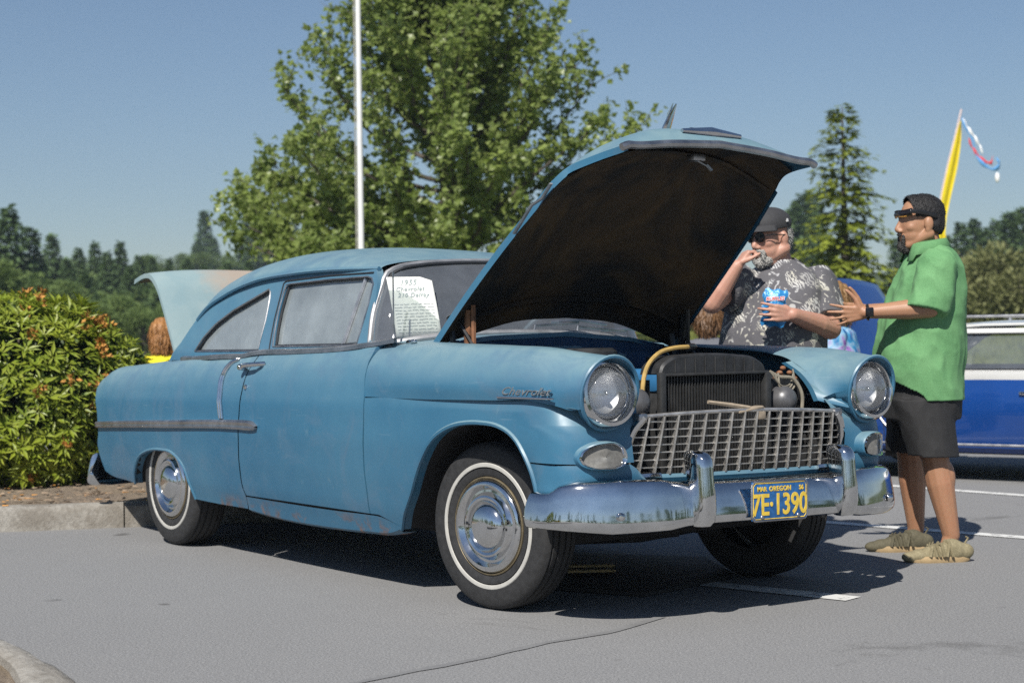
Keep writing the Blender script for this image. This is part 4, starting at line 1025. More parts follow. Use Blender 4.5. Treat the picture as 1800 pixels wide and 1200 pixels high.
def leaf_quad(mb, p, d, n, L, W, fold=.18):
    """a two sided pointed leaf folded on its midrib"""
    s_ = d.cross(n)
    a = p; b = p + d * L
    mb.add([tuple(a), tuple(a + d * L * .45 + s_ * W + n * W * fold), tuple(b), tuple(a + d * L * .45 - s_ * W + n * W * fold), tuple(a + d * L * .5 - n * W * .1)], [(0, 1, 4), (1, 2, 4), (2, 3, 4), (3, 0, 4)])
def rv(r_): 
    while True:
        v = Vector((r_.uniform(-1, 1), r_.uniform(-1, 1), r_.uniform(-1, 1)))
        if .05 < v.length < 1: return v.normalized()
# ---------------------------------------------------------------- terrain
m = MB(); rows = []
t = NT('hillside'); n1 = t.noise(.08, 5); t.set(Base_Color=t.ramp(n1, [(.35, (.03, .05, .015)), (.65, (.09, .11, .035))]), Roughness=.95); MAT['hill'] = t.mat
def hill_z(p):
    d = p - CAM; a = math.degrees(math.atan2(d.y, d.x)); D = math.hypot(d.x, d.y)
    px_ = 900 + 2990 * math.tan(R(143.72 - a)) if abs(143.72 - a) < 80 else 900
    h = it(D, [48, 70, 110, 220, 400], [-.1, 1.2, 5, 12, 26])
    side = it(px_, [-2500, 0, 300, 700, 1200, 1700, 2400], [.9, .85, .7, .75, .6, .55, .6])
    return h * side + .6 * mnoise.noise(p * .03)
for an in np.linspace(70, 220, 90):
    row = []
    for D in (46, 55, 65, 80, 100, 130, 170, 220, 300, 420):
        p = CAM + Vector((math.cos(R(an)) * D, math.sin(R(an)) * D, 0)); p.z = 0; row.append((p.x, p.y, hill_z(p) if D > 46 else -.3))
    rows.append(row)
m.grid(rows); tag(m.build('hills', MAT['hill']), kind='structure')
m = MB(); rows = []
for px in np.linspace(-900, 2700, 70):       # grassy bank beyond the car park
    row = []
    for D, z in ((19.5, -.05), (20.5, .12), (22.5, .55), (25, .95), (29, 1.15), (36, 1.1), (46, .6), (54, -.2)):
        k = it(px, [-900, 200, 700, 1600, 2700], [.4, .45, 1., 1., .8]); p = at(px, 587, D); row.append((p.x, p.y, z * k + .08 * mnoise.noise(p * .7) * (z > 0)))
    rows.append(row)
m.grid(rows); tag(m.build('grass_bank', MAT['grass']), kind='structure')
m = MB(); rr = random.Random(11)
for k in range(9000):
    px = rr.uniform(560, 1900); D = rr.uniform(20.3, 30); p = at(px, 587, D)
    z = it(D, [19.5, 20.5, 22.5, 25, 29, 36], [-.05, .12, .55, .95, 1.15, 1.1]) - .03
    d = (Vector((0, 0, 1)) + rv(rr) * .5).normalized(); leaf_quad(m, Vector((p.x, p.y, z)), d, d.orthogonal(), rr.uniform(.08, .2), .012)
tag(m.build('tall_grass', MAT['grass'], fixn=False, smooth=0), kind='stuff')
# ---------------------------------------------------------------- conifers
def conifer(h, r, seed, lev, droop=.35, nd=9, sz=.22, base=.05, ragged=.3, wf=.36, nq=3):
    """returns (trunk mesh builder, crown mesh builder)"""
    r_ = random.Random(seed); tk, cw = MB(), MB()
    lean = Vector((r_.uniform(-.02, .02), r_.uniform(-.02, .02), 0)) * h
    tk.tube([Vector((0, 0, -.6)), Vector((0, 0, h * .3)) + lean * .3, Vector((0, 0, h * .7)) + lean * .7, Vector((0, 0, h)) + lean], [h * .022, h * .016, h * .008, .01], 6)
    for i in range(lev):
        f = (i + .5) / lev; z = h * (base + (1 - base) * f); rad = r * (1 - f)**.82 * r_.uniform(1 - ragged, 1.1) + .08 * r
        nb = max(4, int(nd * (1 - f * .5)))
        a0 = r_.uniform(0, 6.3)
        for k in range(nb):
            a = a0 + 6.283 * k / nb + r_.uniform(-.3, .3); L = rad * r_.uniform(.65, 1.12)
            if r_.random() < .08: continue
            d0 = Vector((math.cos(a), math.sin(a), r_.uniform(.0, .25) + .5 * f))
            o = Vector((0, 0, z + r_.uniform(-.5, .5) * h / lev)) + lean * f
            steps = max(2, int(L / (sz * .55)))
            prev = o
            for j in range(1, steps + 1):
                u = j / steps; p = o + d0 * (L * u) - Vector((0, 0, droop * L * u * u))
                w_ = sz * (1.15 - .6 * u)
                for q in range(nq):
                    sd = Vector((-math.sin(a), math.cos(a), 0)) * r_.uniform(-1, 1) + (p - prev).normalized() * r_.uniform(.2, 1.) + Vector((0, 0, r_.uniform(-.55, .15)))
                    sd.normalize(); nn_ = Vector((r_.uniform(-.5, .5), r_.uniform(-.5, .5), 1)).normalized(); s_ = sd.cross(nn_).normalized() * w_ * wf
                    b_ = p + rv(r_) * sz * .22; e = b_ + sd * w_
                    cw.add([tuple(b_ - s_ * .4), tuple(b_ + s_ * .4), tuple(b_ + sd * w_ * .55 + s_), tuple(e), tuple(b_ + sd * w_ * .55 - s_)], [(0, 1, 2, 3, 4)])
                prev = p
    return tk, cw
def tree_thing(name, loc, tkm, cwm, label, group=None, sc_=1., rz=0.):
    e = empty(name, loc, label, 'tree', group, rz); e.scale = (sc_, sc_, sc_ * 1.0)
    inst('trunk', tkm, e); inst('crown', cwm, e); return e
firs = []
for k in range(5):
    tk, cw = conifer(12, [3.4, 4.0, 3.0, 3.6, 2.7][k], 40 + k, 30, .35, 14, 1.0, .02, .22)
    firs.append((tk.build('trunk', MAT['bark'], data_only=True), cw.build('crown', MAT['fir'], fixn=False, smooth=0, data_only=True)))
def broadleaf(h, r, seed, n, leaf, mat, lobes=14):
    r_ = random.Random(seed); tk, cw = MB(), MB()
    tk.tube([(0, 0, -.5), (0, 0, h * .35), (r * .1, 0, h * .7)], [h * .03, h * .022, h * .008], 7)
    cs = []
    for k in range(lobes):
        v = rv(r_); c_ = Vector((v.x * r * .62, v.y * r * .62, h * .56 + v.z * h * .27)); cs.append((c_, r * r_.uniform(.3, .5)))
        tk.tube([(0, 0, h * r_.uniform(.2, .4)), tuple(c_ * .6 + Vector((0, 0, h * .2))), tuple(c_)], [h * .012, h * .008, .01], 5)
    for k in range(n):
        c_, q = cs[r_.randrange(lobes)]; v = rv(r_); p = c_ + Vector((v.x, v.y, v.z * .85)) * q * (r_.random()**.35)
        d = (v + rv(r_) * .8).normalized(); leaf_quad(cw, p, d, (Vector((0, 0, 1)) + rv(r_) * .7).normalized(), leaf * r_.uniform(.7, 1.3), leaf * .38)
    return tk.build('trunk', MAT['bark'], data_only=True), cw.build('crown', mat, fixn=False, smooth=0, data_only=True)
bls = [broadleaf(9, 3.6, 70 + k, 3600, .42, MAT['broad']) for k in range(3)]
olv = [broadleaf(6.5, 3.2, 80 + k, 5200, .30, MAT['olive']) for k in range(2)]
def plant(px, ptop, D, meshes, h0, name, label, group, seed=0, zb=None):
    p = at(px, 587, D); zb = hill_z(Vector((p.x, p.y, 0))) if zb is None else zb
    ztop = CAM.z + (587 - ptop) / 2990.49 * D; s_ = max(.25, (ztop - zb + .3) / h0)
    r_ = random.Random(seed + int(px * 7 + D))
    return tree_thing(name, (p.x, p.y, zb - .3), meshes[r_.randrange(len(meshes))][0], None, label, group, s_, r_.uniform(0, 6.3)) if False else _plant(p, zb, s_, meshes, r_, name, label, group)
def _plant(p, zb, s_, meshes, r_, name, label, group):
    mm = meshes[r_.randrange(len(meshes))]
    return tree_thing(name, (p.x, p.y, zb - .3), mm[0], mm[1], label, group, s_, r_.uniform(0, 6.3))
GF = 'dark firs on the wooded hillside'; LF = 'dark green fir among the trees on the left hillside behind the bush'
for px, pt, D in ((18, 358, 72), (-40, 380, 70), (52, 392, 74), (92, 405, 88), (140, 428, 92), (170, 418, 95), (212, 418, 93), (245, 442, 99), (190, 436, 86), (118, 446, 82), (268, 452, 104), (300, 470, 96), (70, 470, 66), (330, 472, 98), (230, 476, 80), (285, 500, 78), (150, 500, 68), (360, 500, 84), (400, 480, 90), (440, 500, 92), (480, 490, 90)):
    plant(px, pt, D, firs, 12, 'fir_tree', LF, GF)
GB = 'broadleaf trees on the wooded hillside'; LB = 'rounded green broadleaf tree on the left hillside behind the bush'
for px, pt, D in ((32, 440, 60), (-30, 430, 58), (100, 470, 62), (272, 434, 120), (200, 500, 60), (310, 510, 66), (160, 540, 55), (255, 545, 56), (350, 540, 60), (60, 520, 54), (420, 520, 64), (520, 500, 70), (580, 510, 72), (480, 540, 60)):
    plant(px, pt, D, bls, 9, 'broadleaf_tree', LB, GB)
GS = 'far firs on the ridge'; LS = 'far bluish fir on the ridge behind the raised trunk lid'
for px, pt, D in ((362, 366, 190), (348, 415, 180), (378, 412, 185), (438, 366, 200), (458, 356, 205), (470, 372, 195), (488, 362, 210), (505, 380, 200), (446, 392, 190), (520, 372, 215), (560, 380, 205), (610, 390, 200)):
    plant(px, pt, D, firs, 12, 'fir_tree', LS, GS)
for px, pt, D in ((330, 432, 170), (395, 436, 175), (352, 432, 165), (410, 446, 170)):
    plant(px, pt, D, bls, 9, 'broadleaf_tree', 'far rounded tree at the foot of the ridge behind the raised trunk lid', 'far rounded trees')
GR = 'firs behind the parked wagon'; LR = 'dark fir beyond the blue and white wagon'
for px, pt, D in ((1690, 405, 95), (1712, 398, 98), (1735, 418, 90), (1752, 402, 100), (1778, 388, 92), (1800, 380, 96), (1830, 395, 90), (1668, 430, 100), (1600, 440, 105), (1575, 430, 110), (1415, 352, 110), (1430, 345, 115), (1400, 372, 108), (1385, 380, 112), (1360, 390, 110), (1640, 420, 98)):
    plant(px, pt, D, firs, 12, 'fir_tree', LR if px > 1560 else 'dark fir behind the drooping light green conifer', GR if px > 1560 else 'firs behind the conifer')
for px, pt, D, lb in ((1725, 445, 46, 'olive green rounded tree above the front of the wagon roof'), (1795, 425, 44, 'taller olive green tree above the wagon at the right edge'), (1690, 480, 50, 'low olive green tree just behind the back of the green shirted man')):
    plant(px, pt, D, olv, 6.5, 'olive_green_tree', lb, 'olive green trees', zb=.3)
for px, pt, D in ((1080, 470, 60), (1150, 460, 62), (1230, 470, 58), (1320, 470, 60), (960, 470, 62), (860, 470, 60), (1000, 500, 52), (1120, 520, 50), (700, 480, 62), (1200, 520, 50)):
    plant(px, pt, D, bls, 9, 'broadleaf_tree', 'green tree behind the maple and the raised hood', 'trees behind the hood', zb=.4)
# the drooping conifer on the right
tk, cw = conifer(6.6, 1.8, 9, 24, .5, 17, .27, .03, .42, .2, 5)
p = at(1488, 587, 36)
c = empty('conifer_tree', (p.x, p.y, -.1), 'light green drooping conifer behind the man in the patterned shirt', 'tree')
tk.build('trunk', MAT['bark'], c); cw.build('crown', MAT['cedar'], c, fixn=False, smooth=0)
zt_top = CAM.z + (587 - 196) / 2990.49 * 36; c.scale = (1.12, 1.12, (zt_top + .1) / 6.6)
hw_ = MB(); rr = random.Random(77)      # the closed canopy of the hillside, below the single trees
for k in range(42000):
    px = rr.uniform(-260, 760); D = rr.uniform(58, 125); p = at(px, 587, D); z0 = hill_z(Vector((p.x, p.y, 0)))
    hh = (1.0 + 1.4 * mnoise.noise(Vector((p.x, p.y, 0)) * .16)) * rr.random()**.5
    d = (rv(rr) + Vector((0, 0, .5))).normalized(); leaf_quad(hw_, Vector((p.x, p.y, z0 + hh)), d, d.orthogonal(), rr.uniform(.28, .55), .12)
tag(hw_.build('hillside_wood', MAT['broad'], fixn=False, smooth=0), kind='stuff')
# ---------------------------------------------------------------- the maple
def maple(loc, h, seed):
    r_ = random.Random(seed); tk, cw = MB(), MB()
    e = empty('maple_tree', loc, 'tall leafy green maple tree directly behind the car roof', 'tree')
    tk.tube([(0, 0, -.2), (0, 0, 1.2), (.05, .03, 3), (0, .05, 5.5), (.05, 0, h)], [.14, .12, .09, .05, .012], 9)
    def leaves(p0, p1, n, spread):
        for _ in range(n):
            u = r_.random(); p = p0.lerp(p1, u) + rv(r_) * spread * r_.random()
            d = (rv(r_) + Vector((0, 0, -.25)) + (p - Vector((0, 0, p.z))).normalized() * .3).normalized(); nn_ = (Vector((0, 0, 1)) + rv(r_) * .8).normalized()
            s_ = d.cross(nn_)
            if s_.length < .2: continue
            s_.normalize(); L = r_.uniform(.065, .115)
            # a lobed leaf: five points
            V = [p, p + d * L * .35 + s_ * L * .55, p + d * L * .62 + s_ * L * .30, p + d * L * 1.05, p + d * L * .62 - s_ * L * .30, p + d * L * .35 - s_ * L * .55, p + d * L * .45 - nn_ * L * .12]
            cw.add([tuple(v) for v in V], [(0, 1, 6), (1, 2, 6), (2, 3, 6), (3, 4, 6), (4, 5, 6), (5, 0, 6)])
    nl = 104
    for i in range(nl + 9):
        f = i / (nl - 1) if i < nl else .02 + .02 * (i - nl); z0 = .7 + f * (h - 1.9); a = i * 2.4 + r_.uniform(-.4, .4)
        if i >= nl: a = math.atan2(-CR.y, -CR.x) + r_.uniform(-.6, .6)
        L = it(f, [0, .15, .4, .75, 1], [2.75, 2.9, 1.9, .85, .35]) * r_.uniform(.8, 1.1)
        rise = it(f, [0, .12, .3, 1], [.3, .5, .9, 1.5]) * r_.uniform(.8, 1.25)
        o = Vector((0, 0, z0)); path = [o]
        dx = Vector((math.cos(a), math.sin(a), 0))
        for u in (.25, .5, .75, 1.): path.append(o + dx * (L * (u**.9)) + Vector((0, 0, rise * L * (.35 * u + .45 * u * u))) + rv(r_) * .08)
        P = [Vector(q) for q in cr([tuple(q) for q in path], 9)]
        tk.tube(P, [.035 * (1 - k / 9.5) * (1.2 - .6 * f) + .003 for k in range(9)], 5)
        for k in range(2, 9):
            # side shoots rising from the limb
            for q in range(3):
                s0 = P[k]; dirn = ((P[k] - P[k - 1]).normalized() * .7 + rv(r_) * .8 + Vector((0, 0, .55))).normalized()
                s1 = s0 + dirn * r_.uniform(.25, .6) * (1.1 - .3 * f)
                tk.tube([s0, s0.lerp(s1, .5) + rv(r_) * .03, s1], [.008, .005, .002], 3, cap=False)
                leaves(s0.lerp(s1, .15), s1, 30 if f < .22 else 17, .15)
            leaves(P[k - 1], P[k], 5, .12)
    for k in range(16):
        a = r_.uniform(0, 6.3); z0 = h * r_.uniform(.6, .95); s0 = Vector((0, 0, z0)); s1 = s0 + Vector((math.cos(a) * .6, math.sin(a) * .6, r_.uniform(.6, 1.3))); tk.tube([s0, s1], [.012, .003], 4); leaves(s0, s1, 60, .16)
    tk.build('trunk', MAT['bark'], e); cw.build('crown', MAT['maple'], e, fixn=False, smooth=0)
    return e
p = at(785, 587, 24); maple((p.x, p.y, .8), 7.0, 3)
# ---------------------------------------------------------------- flagpole, banner
p0 = at(637, 587, 21); t_ = simple('white_pole', (.72, .72, .70), .4, 0, .06, 4)
fp = empty('flagpole', (p0.x, p0.y, 0), 'tall plain white flagpole in front of the maple', 'flagpole')
lean = -CR * .0
m = MB(); m.tube([(0, 0, 0), tuple(lean * 1 + Vector((0, 0, 3))), tuple(lean * 3 + Vector((0, 0, 9)))], [.043, .037, .027], 12); m.ell((*(lean * 3)[:2], 9.05), (.06, .06, .06)); m.build('pole', t_, fp)
m = MB(); m.tube([tuple(-CR * .06 + Vector((0, 0, .9))), tuple(-CR * .052 + Vector((0, 0, 5))), tuple(-CR * .05 + Vector((0, 0, 9)))], .007, 5); m.build('halyard', simple('rope', (.35, .34, .3), .8), fp)
p0 = at(1688, 587, 30)
fb_ = empty('feather_banner', (p0.x, p0.y, 0), 'narrow yellow feather banner with a streamer at its tip', 'banner')
def bl(px, py, dd=0.): return at(px, py, 30 + dd) - Vector((p0.x, p0.y, 0))
m = MB(); L_ = [bl(*q) for q in ((1690, 192), (1680, 235), (1666, 290), (1655, 340), (1646, 400), (1645, 700), (1645, 905))]
m.tube(L_, .016, 6); m.build('banner_pole', simple('pale_pink_pole', (.65, .52, .5), .5), fb_)
m = MB(); A = cr([tuple(bl(*q)) for q in ((1688, 212), (1680, 240), (1667, 290), (1656, 340), (1648, 400), (1647, 470), (1648, 540))], 24); B2 = cr([tuple(bl(*q)) for q in ((1690, 214), (1690, 240), (1684, 290), (1673, 340), (1664, 385), (1664, 470), (1664, 540))], 24)
m.grid([[tuple(np.array(a) * (1 - k) + np.array(b) * k + np.array([.03, -.02, 0]) * math.sin(k * 6)) for k in np.linspace(0, 1, 6)] for a, b in zip(A, B2)]); m.build('banner_cloth', simple('yellow_cloth', (.62, .5, .01), .8, 0, .1, 5), fb_)
for nm, col, q in (('blue_ribbon', (.1, .3, .6), ((1690, 210), (1697, 225), (1706, 240), (1712, 258), (1716, 275), (1730, 290), (1745, 298), (1757, 290), (1750, 278))), ('white_ribbon', (.8, .8, .8), ((1692, 212), (1704, 230), (1714, 243), (1722, 258), (1727, 270))), ('red_ribbon', (.6, .05, .06), ((1702, 246), (1710, 262), (1718, 273), (1730, 284), (1742, 286), (1744, 275)))):
    m = MB(); P = cr([tuple(bl(*s_)) for s_ in q], 24)
    m.grid([[tuple(Vector(p) + Vector((.01, 0, o_ * (.035 + .02 * math.sin(i))))) for o_ in (-1, 1)] for i, p in enumerate(P)]); m.build(nm, simple(nm + '_cloth', col, .8), fb_, thick=.004)
m = MB(); m.ell(bl(1753, 312), (.04, .04, .09)); m.build('white_tassel', simple('white_cloth', (.8, .8, .8), .8), fb_)
# ---------------------------------------------------------------- rhododendron
bp = at(60, 587, 11.7); bsh = empty('rhododendron_bush', (bp.x, bp.y, .12), 'bushy green rhododendron with withered orange flowers behind the car tail', 'bush')
bush_parts = []
def bpt(px, py, dD=0.): return at(px, py, 11.7 + dD) - Vector((bp.x, bp.y, .12))
lobes = [(bpt(45, 690), .64, .62), (bpt(150, 695, .1), .42, .50), (bpt(-90, 680, .2), .66, .7), (bpt(15, 618, .1), .46, .40), (bpt(110, 605, .15), .32, .30), (bpt(195, 665, .1), .24, .24), (bpt(60, 752, .0), .60, .40), (bpt(160, 758, .1), .36, .34), (bpt(-200, 650, .2), .64, .8)]
def inside(p, skip):
    for i, (c_, rx, rz_) in enumerate(lobes):
        if i == skip: continue
        d = p - c_
        if (d.x**2 + d.y**2) / rx**2 + d.z**2 / rz_**2 < .80: return True
    return False
rr = random.Random(21); whorls = []
while len(whorls) < 1700:
    i = rr.choices(range(len(lobes)), [l[1] * l[2] for l in lobes])[0]; c_, rx, rz_ = lobes[i]; v = rv(rr)
    p = c_ + Vector((v.x * rx, v.y * rx, v.z * rz_)) * rr.uniform(.86, 1.06)
    if p.z < .05 or inside(p, i): continue
    if v.dot(_f) > .75: continue
    whorls.append((p, (v + Vector((0, 0, .75)) + rv(rr) * .3).normalized()))
lm = MB(); leaf_quad(lm, Vector((0, 0, 0)), Vector((1, 0, 0)), Vector((0, 0, 1)), 1., .135, .35)
leaf_me = lm.build('leaf', MAT['rhodo'], data_only=True, smooth=0)
order = sorted(whorls, key=lambda q: (q[0] + Vector((bp.x, bp.y, .12)) - CAM).dot(_f))
rest = MB(); cnt = 0
for wi, (p, ax) in enumerate(order):
    nl = rr.randint(7, 10); x = ax.orthogonal().normalized(); y = ax.cross(x)
    for k in range(nl):
        a = 6.283 * k / nl + rr.uniform(-.25, .25); el = rr.uniform(-.25, .75)
        d = ((x * math.cos(a) + y * math.sin(a)) * math.cos(el) + ax * math.sin(el)).normalized(); n_ = (ax - d * ax.dot(d)).normalized(); L = rr.uniform(.06, .108)
        q = p + d * .012
        if cnt < 299 and wi % 5 == 0 and p.z > .2:
            s_ = n_.cross(d); M = Matrix(((d.x, s_.x, n_.x, q.x), (d.y, s_.y, n_.y, q.y), (d.z, s_.z, n_.z, q.z), (0, 0, 0, 1))) @ Matrix.Scale(L, 4)
            inst('leaf', leaf_me, bsh, M); cnt += 1
        else: leaf_quad(rest, q, d, n_, L, L * .135, .35)
o = rest.build('leaves', MAT['rhodo'], bsh, fixn=False, smooth=0); o['kind'] = 'stuff'
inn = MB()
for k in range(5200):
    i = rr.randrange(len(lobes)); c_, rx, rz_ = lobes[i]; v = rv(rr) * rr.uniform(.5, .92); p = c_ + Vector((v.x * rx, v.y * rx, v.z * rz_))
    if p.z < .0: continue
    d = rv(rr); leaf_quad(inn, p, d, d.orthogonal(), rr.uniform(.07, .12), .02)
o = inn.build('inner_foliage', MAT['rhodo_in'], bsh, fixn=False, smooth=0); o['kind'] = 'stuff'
st = MB()
for (c_, rx, rz_) in lobes:
    for k in range(3): q = rv(rr); st.tube([(c_.x * .5 , c_.y * .5, 0), (c_.x * .9, c_.y * .9, c_.z * .5), tuple(c_ + q * rx * .5)], [.02, .014, .006], 5)
st.build('stem', MAT['bark'], bsh)
for k in range(46):
    p, ax = order[rr.randrange(int(len(order) * .62))]
    if rr.random() < .45:
        p, ax = min((order[rr.randrange(len(order))] for _ in range(12)), key=lambda q: (q[0] - bpt(170, 625)).length)
    fm = MB()
    for j in range(16):
        d = (rv(rr) + ax * .8).normalized(); leaf_quad(fm, p + ax * .03 + rv(rr) * .03, d, d.orthogonal(), rr.uniform(.03, .06), .011)
    fm.build('flower_cluster', MAT['petal'], bsh, fixn=False, smooth=0)
# ---------------------------------------------------------------- woods all round, seen in the chrome
wd = MB(); rr = random.Random(31)
for k in range(230):
    a = R(rr.uniform(225, 425)); D = rr.uniform(55, 110); p = CAM + Vector((math.cos(a) * D, math.sin(a) * D, 0)); h = rr.choice((3, 4, 5, 8, 10)) * rr.uniform(.8, 1.2); w_ = h * rr.uniform(.16, .35)
    for j in range(70):
        f = rr.random(); an = rr.uniform(0, 6.3); r2 = w_ * (1 - f)**.8 * rr.uniform(.5, 1.); q = Vector((p.x + math.cos(an) * r2, p.y + math.sin(an) * r2, f * h))
        d = rv(rr); leaf_quad(wd, q, d, d.orthogonal(), h * .16, h * .05)
tag(wd.build('distant_wood', MAT['fir'], fixn=False, smooth=0), kind='stuff')

# two shrubs beside the photographer, mirrored in the bumper and hubcaps
for (x, y, r_, h_, mt, nm, lb) in ((2.2, -9.3, .75, .8, 'yellow', 'flowering_shrub', 'low yellow flowering shrub across the aisle, mirrored in the chrome bumper'), (.2, -8.6, .8, 1.9, 'green', 'green_shrub', 'tall green shrub across the aisle, mirrored in the chrome bumper')):
    e = empty(nm, (x, y, 0), lb, 'shrub'); m = MB(); rr = random.Random(3)
    for k in range(2600):
        v = rv(rr); p = Vector((v.x * r_, v.y * r_, h_ * .5 + v.z * h_ * .5)) * rr.uniform(.8, 1.05); d = (v + rv(rr) * .7).normalized(); leaf_quad(m, p, d, d.orthogonal(), .12, .035)
    m.build('foliage', MAT['rhodo'] if mt == 'green' else simple('yellow_blossom', (.55, .45, .02), .8), e, fixn=False, smooth=0)
    m = MB(); m.tube([(0, 0, 0), (0, 0, h_ * .6)], .03, 6); m.build('stem', MAT['bark'], e)
# ================================================================= people
def remesh(mb, voxel, it_=4, fac=.5, disp=None):
    me = mb.build('tmp', [], smooth=0, data_only=True)
    o = bpy.data.objects.new('tmp', me); link(o)
    md = o.modifiers.new('r', 'REMESH'); md.mode = 'VOXEL'; md.voxel_size = voxel
    if it_: ms = o.modifiers.new('s', 'SMOOTH'); ms.factor = fac; ms.iterations = it_
    dg = bpy.context.evaluated_depsgraph_get()
    out = bpy.data.meshes.new_from_object(o.evaluated_get(dg))
    bpy.data.objects.remove(o); bpy.data.meshes.remove(me)
    if disp:
        n = len(out.vertices); co = np.empty(n * 3); no = np.empty(n * 3)
        out.vertices.foreach_get('co', co); out.vertices.foreach_get('normal', no); co = co.reshape(-1, 3); no = no.reshape(-1, 3)
        d = np.array([disp(Vector(c)) for c in co]); co += no * d[:, None]
        out.vertices.foreach_set('co', co.ravel()); out.update()
    return out
def cut(me, fn):
    """drop faces whose centre fn() rejects"""
    bm = bmesh.new(); bm.from_mesh(me)
    bmesh.ops.delete(bm, geom=[f for f in bm.faces if fn(f.calc_center_median())], context='FACES'); bm.to_mesh(me); bm.free(); return me
def put(name, me, mat, root, smooth=60):
    me.name = name; me.materials.clear(); me.materials.append(mat); me.shade_smooth()
    me.transform(Matrix.Translation(-root.location)); return inst(name, me, root)
def putmb(name, mb, mat, root, smooth=40, **kw):
    mb.map(lambda v: Vector(v) - root.location); return mb.build(name, mat, root, smooth=smooth, **kw)
def skinmat(name, col, red=(.5, .2, .15)):
    t = NT(name); n1 = t.noise(9, 4); n2 = t.noise(70, 3)
    c = t.mix(t.ramp(n1, [(.4, 0.), (.75, .35)]), col, red); c = t.mix(t.ramp(n2, [(.4, 0.), (.7, .18)]), c, [q * .7 for q in col])
    t.set(Base_Color=c, Roughness=.5); t.p.inputs['Subsurface Weight'].default_value = .08; t.p.inputs['Subsurface Radius'].default_value = (.02, .008, .004)
    t.bump(n2, .08, .003); return t.mat
def hand(mb, W, d, n, u, curl=(.3, .3, .3, .3), spread=.12, thumb=(.55, .8, .2), k=1., open_=True):
    """W wrist, d towards the fingers, n out of the palm, u towards the thumb"""
    W, d, n, u = Vector(W), Vector(d).normalized(), Vector(n), Vector(u)
    n = (n - d * n.dot(d)).normalized(); u = (u - d * u.dot(d) - n * u.dot(n)).normalized()
    tips = []
    for i in range(4):
        off = (.030 - .020 * i) * k; L = (.072, .080, .075, .060)[i] * k; r_ = (.0092, .0095, .0090, .0080)[i] * k
        kn = W + d * ((.088, .092, .088, .080)[i] * k) + u * off
        mb.cap(W + d * .012 * k + u * off * .55, kn, .015 * k, .0125 * k)
        dr = (d + u * (spread * (1.5 - i))).normalized(); p = kn; a = 0
        for s_, f in enumerate((.45, .32, .25)):
            a += curl[i] * (.75, 1.0, .8)[s_]
            dd_ = (dr * math.cos(a) + n * math.sin(a)).normalized(); q = p + dd_ * L * f
            mb.cap(p, q, r_ * (1 - .1 * s_), r_ * (1 - .1 * (s_ + 1))); p = q
        tips.append(p)
    b0 = W + d * .028 * k + u * .022 * k; td = (d * thumb[0] + u * thumb[1] + n * thumb[2]).normalized()
    b1 = b0 + td * .042 * k; td2 = (td + d * .35).normalized(); b2 = b1 + td2 * .034 * k; b3 = b2 + (td2 + d * .2).normalized() * .026 * k
    mb.cap(b0, b1, .0165 * k, .0125 * k); mb.cap(b1, b2, .0115 * k, .0105 * k); mb.cap(b2, b3, .0105 * k, .0085 * k)
    mb.cap(W + d * .03 * k + u * .018 * k + n * .008 * k, W + d * .06 * k + u * .012 * k + n * .008 * k, .016 * k, .012 * k)
    return tips
def head(mb, c, q, k=1., fat=1., nose=1.):
    """c head centre, q rotation (local +X face, +Z up)"""
    P = lambda x, y, z: Vector(c) + q @ (Vector((x, y, z)) * k)
    rm = q.to_matrix()
    E_ = lambda p, r_: mb.ell(P(*p), [v * k for v in r_], rm, 14, 18)
    E_((-.012, 0, .038), (.100, .078, .086)); E_((.020, 0, -.005), (.078, .070, .098)); E_((.032, 0, -.055), (.058 , .056 * fat, .056))
    for s in (-1, 1):
        mb.cap(P(-.015, s * .055 * fat, -.055), P(.060, s * .020, -.098), .026 * k * fat, .022 * k)
        E_((.052, s * .038, -.020), (.030, .026, .026)); E_((-.012, s * .081, -.008), (.022, .015, .034)); E_((-.006, s * .081, -.034), (.012, .012, .014))
        E_((.098, s * .013, -.036), (.013, .010, .009))
        E_((.078, s * .032, .012), (.012, .016, .011))
    E_((.072, 0, -.100), (.024, .026, .022)); mb.cap(P(.076, -.036, .030), P(.076, .036, .030), .014 * k, .014 * k)
    mb.cap(P(.088, 0, .016), P(.108 * nose, 0, -.026), .0095 * k, .0135 * k); E_((.106 * nose, 0, -.031), (.014, .013, .011))
    mb.cap(P(.088, -.018, -.060), P(.088, .018, -.060), .0085 * k, .0085 * k); mb.cap(P(.085, -.015, -.074), P(.085, .015, -.074), .0095 * k, .0095 * k)
    return P
def yawq(v, pitch=0.):
    """rotation whose +X looks along v (horizontal) and dips by pitch"""
    v = Vector(v); a = math.atan2(v.y, v.x); from mathutils import Quaternion
    return Quaternion((0, 0, 1), a) @ Quaternion((0, 1, 0), pitch)
def folds(amp, sc_, seed):
    s = Vector((seed, seed * .7, seed * .3))
    def fn(c):
        w = Vector((c.x * sc_, c.y * sc_, (c.z + .35 * (c.x + c.y)) * sc_ * .6)) + s
        r1 = .45 - abs(mnoise.noise(w)) * 1.7; r2 = .4 - abs(mnoise.noise(w * 1.9 + s)) * 1.6
        return amp * (.75 * r1 + .45 * r2 + .4 * mnoise.noise(w * .7))
    return fn
def clothmat(name, c0, c1, scale, rough=.85, weave=420, bump=.15):
    t = NT(name); n1 = t.noise(scale, 4); w_ = t.noise(weave, 2)
    t.set(Base_Color=t.mix(t.ramp(w_, [(.35, 0.), (.7, .45)]), t.ramp(n1, [(.3, c0), (.7, c1)]), [min(1, q * 1.7) for q in c1]), Roughness=rough)
    t.bump(t.noise(weave * .5, 3), bump, .004); return t.mat
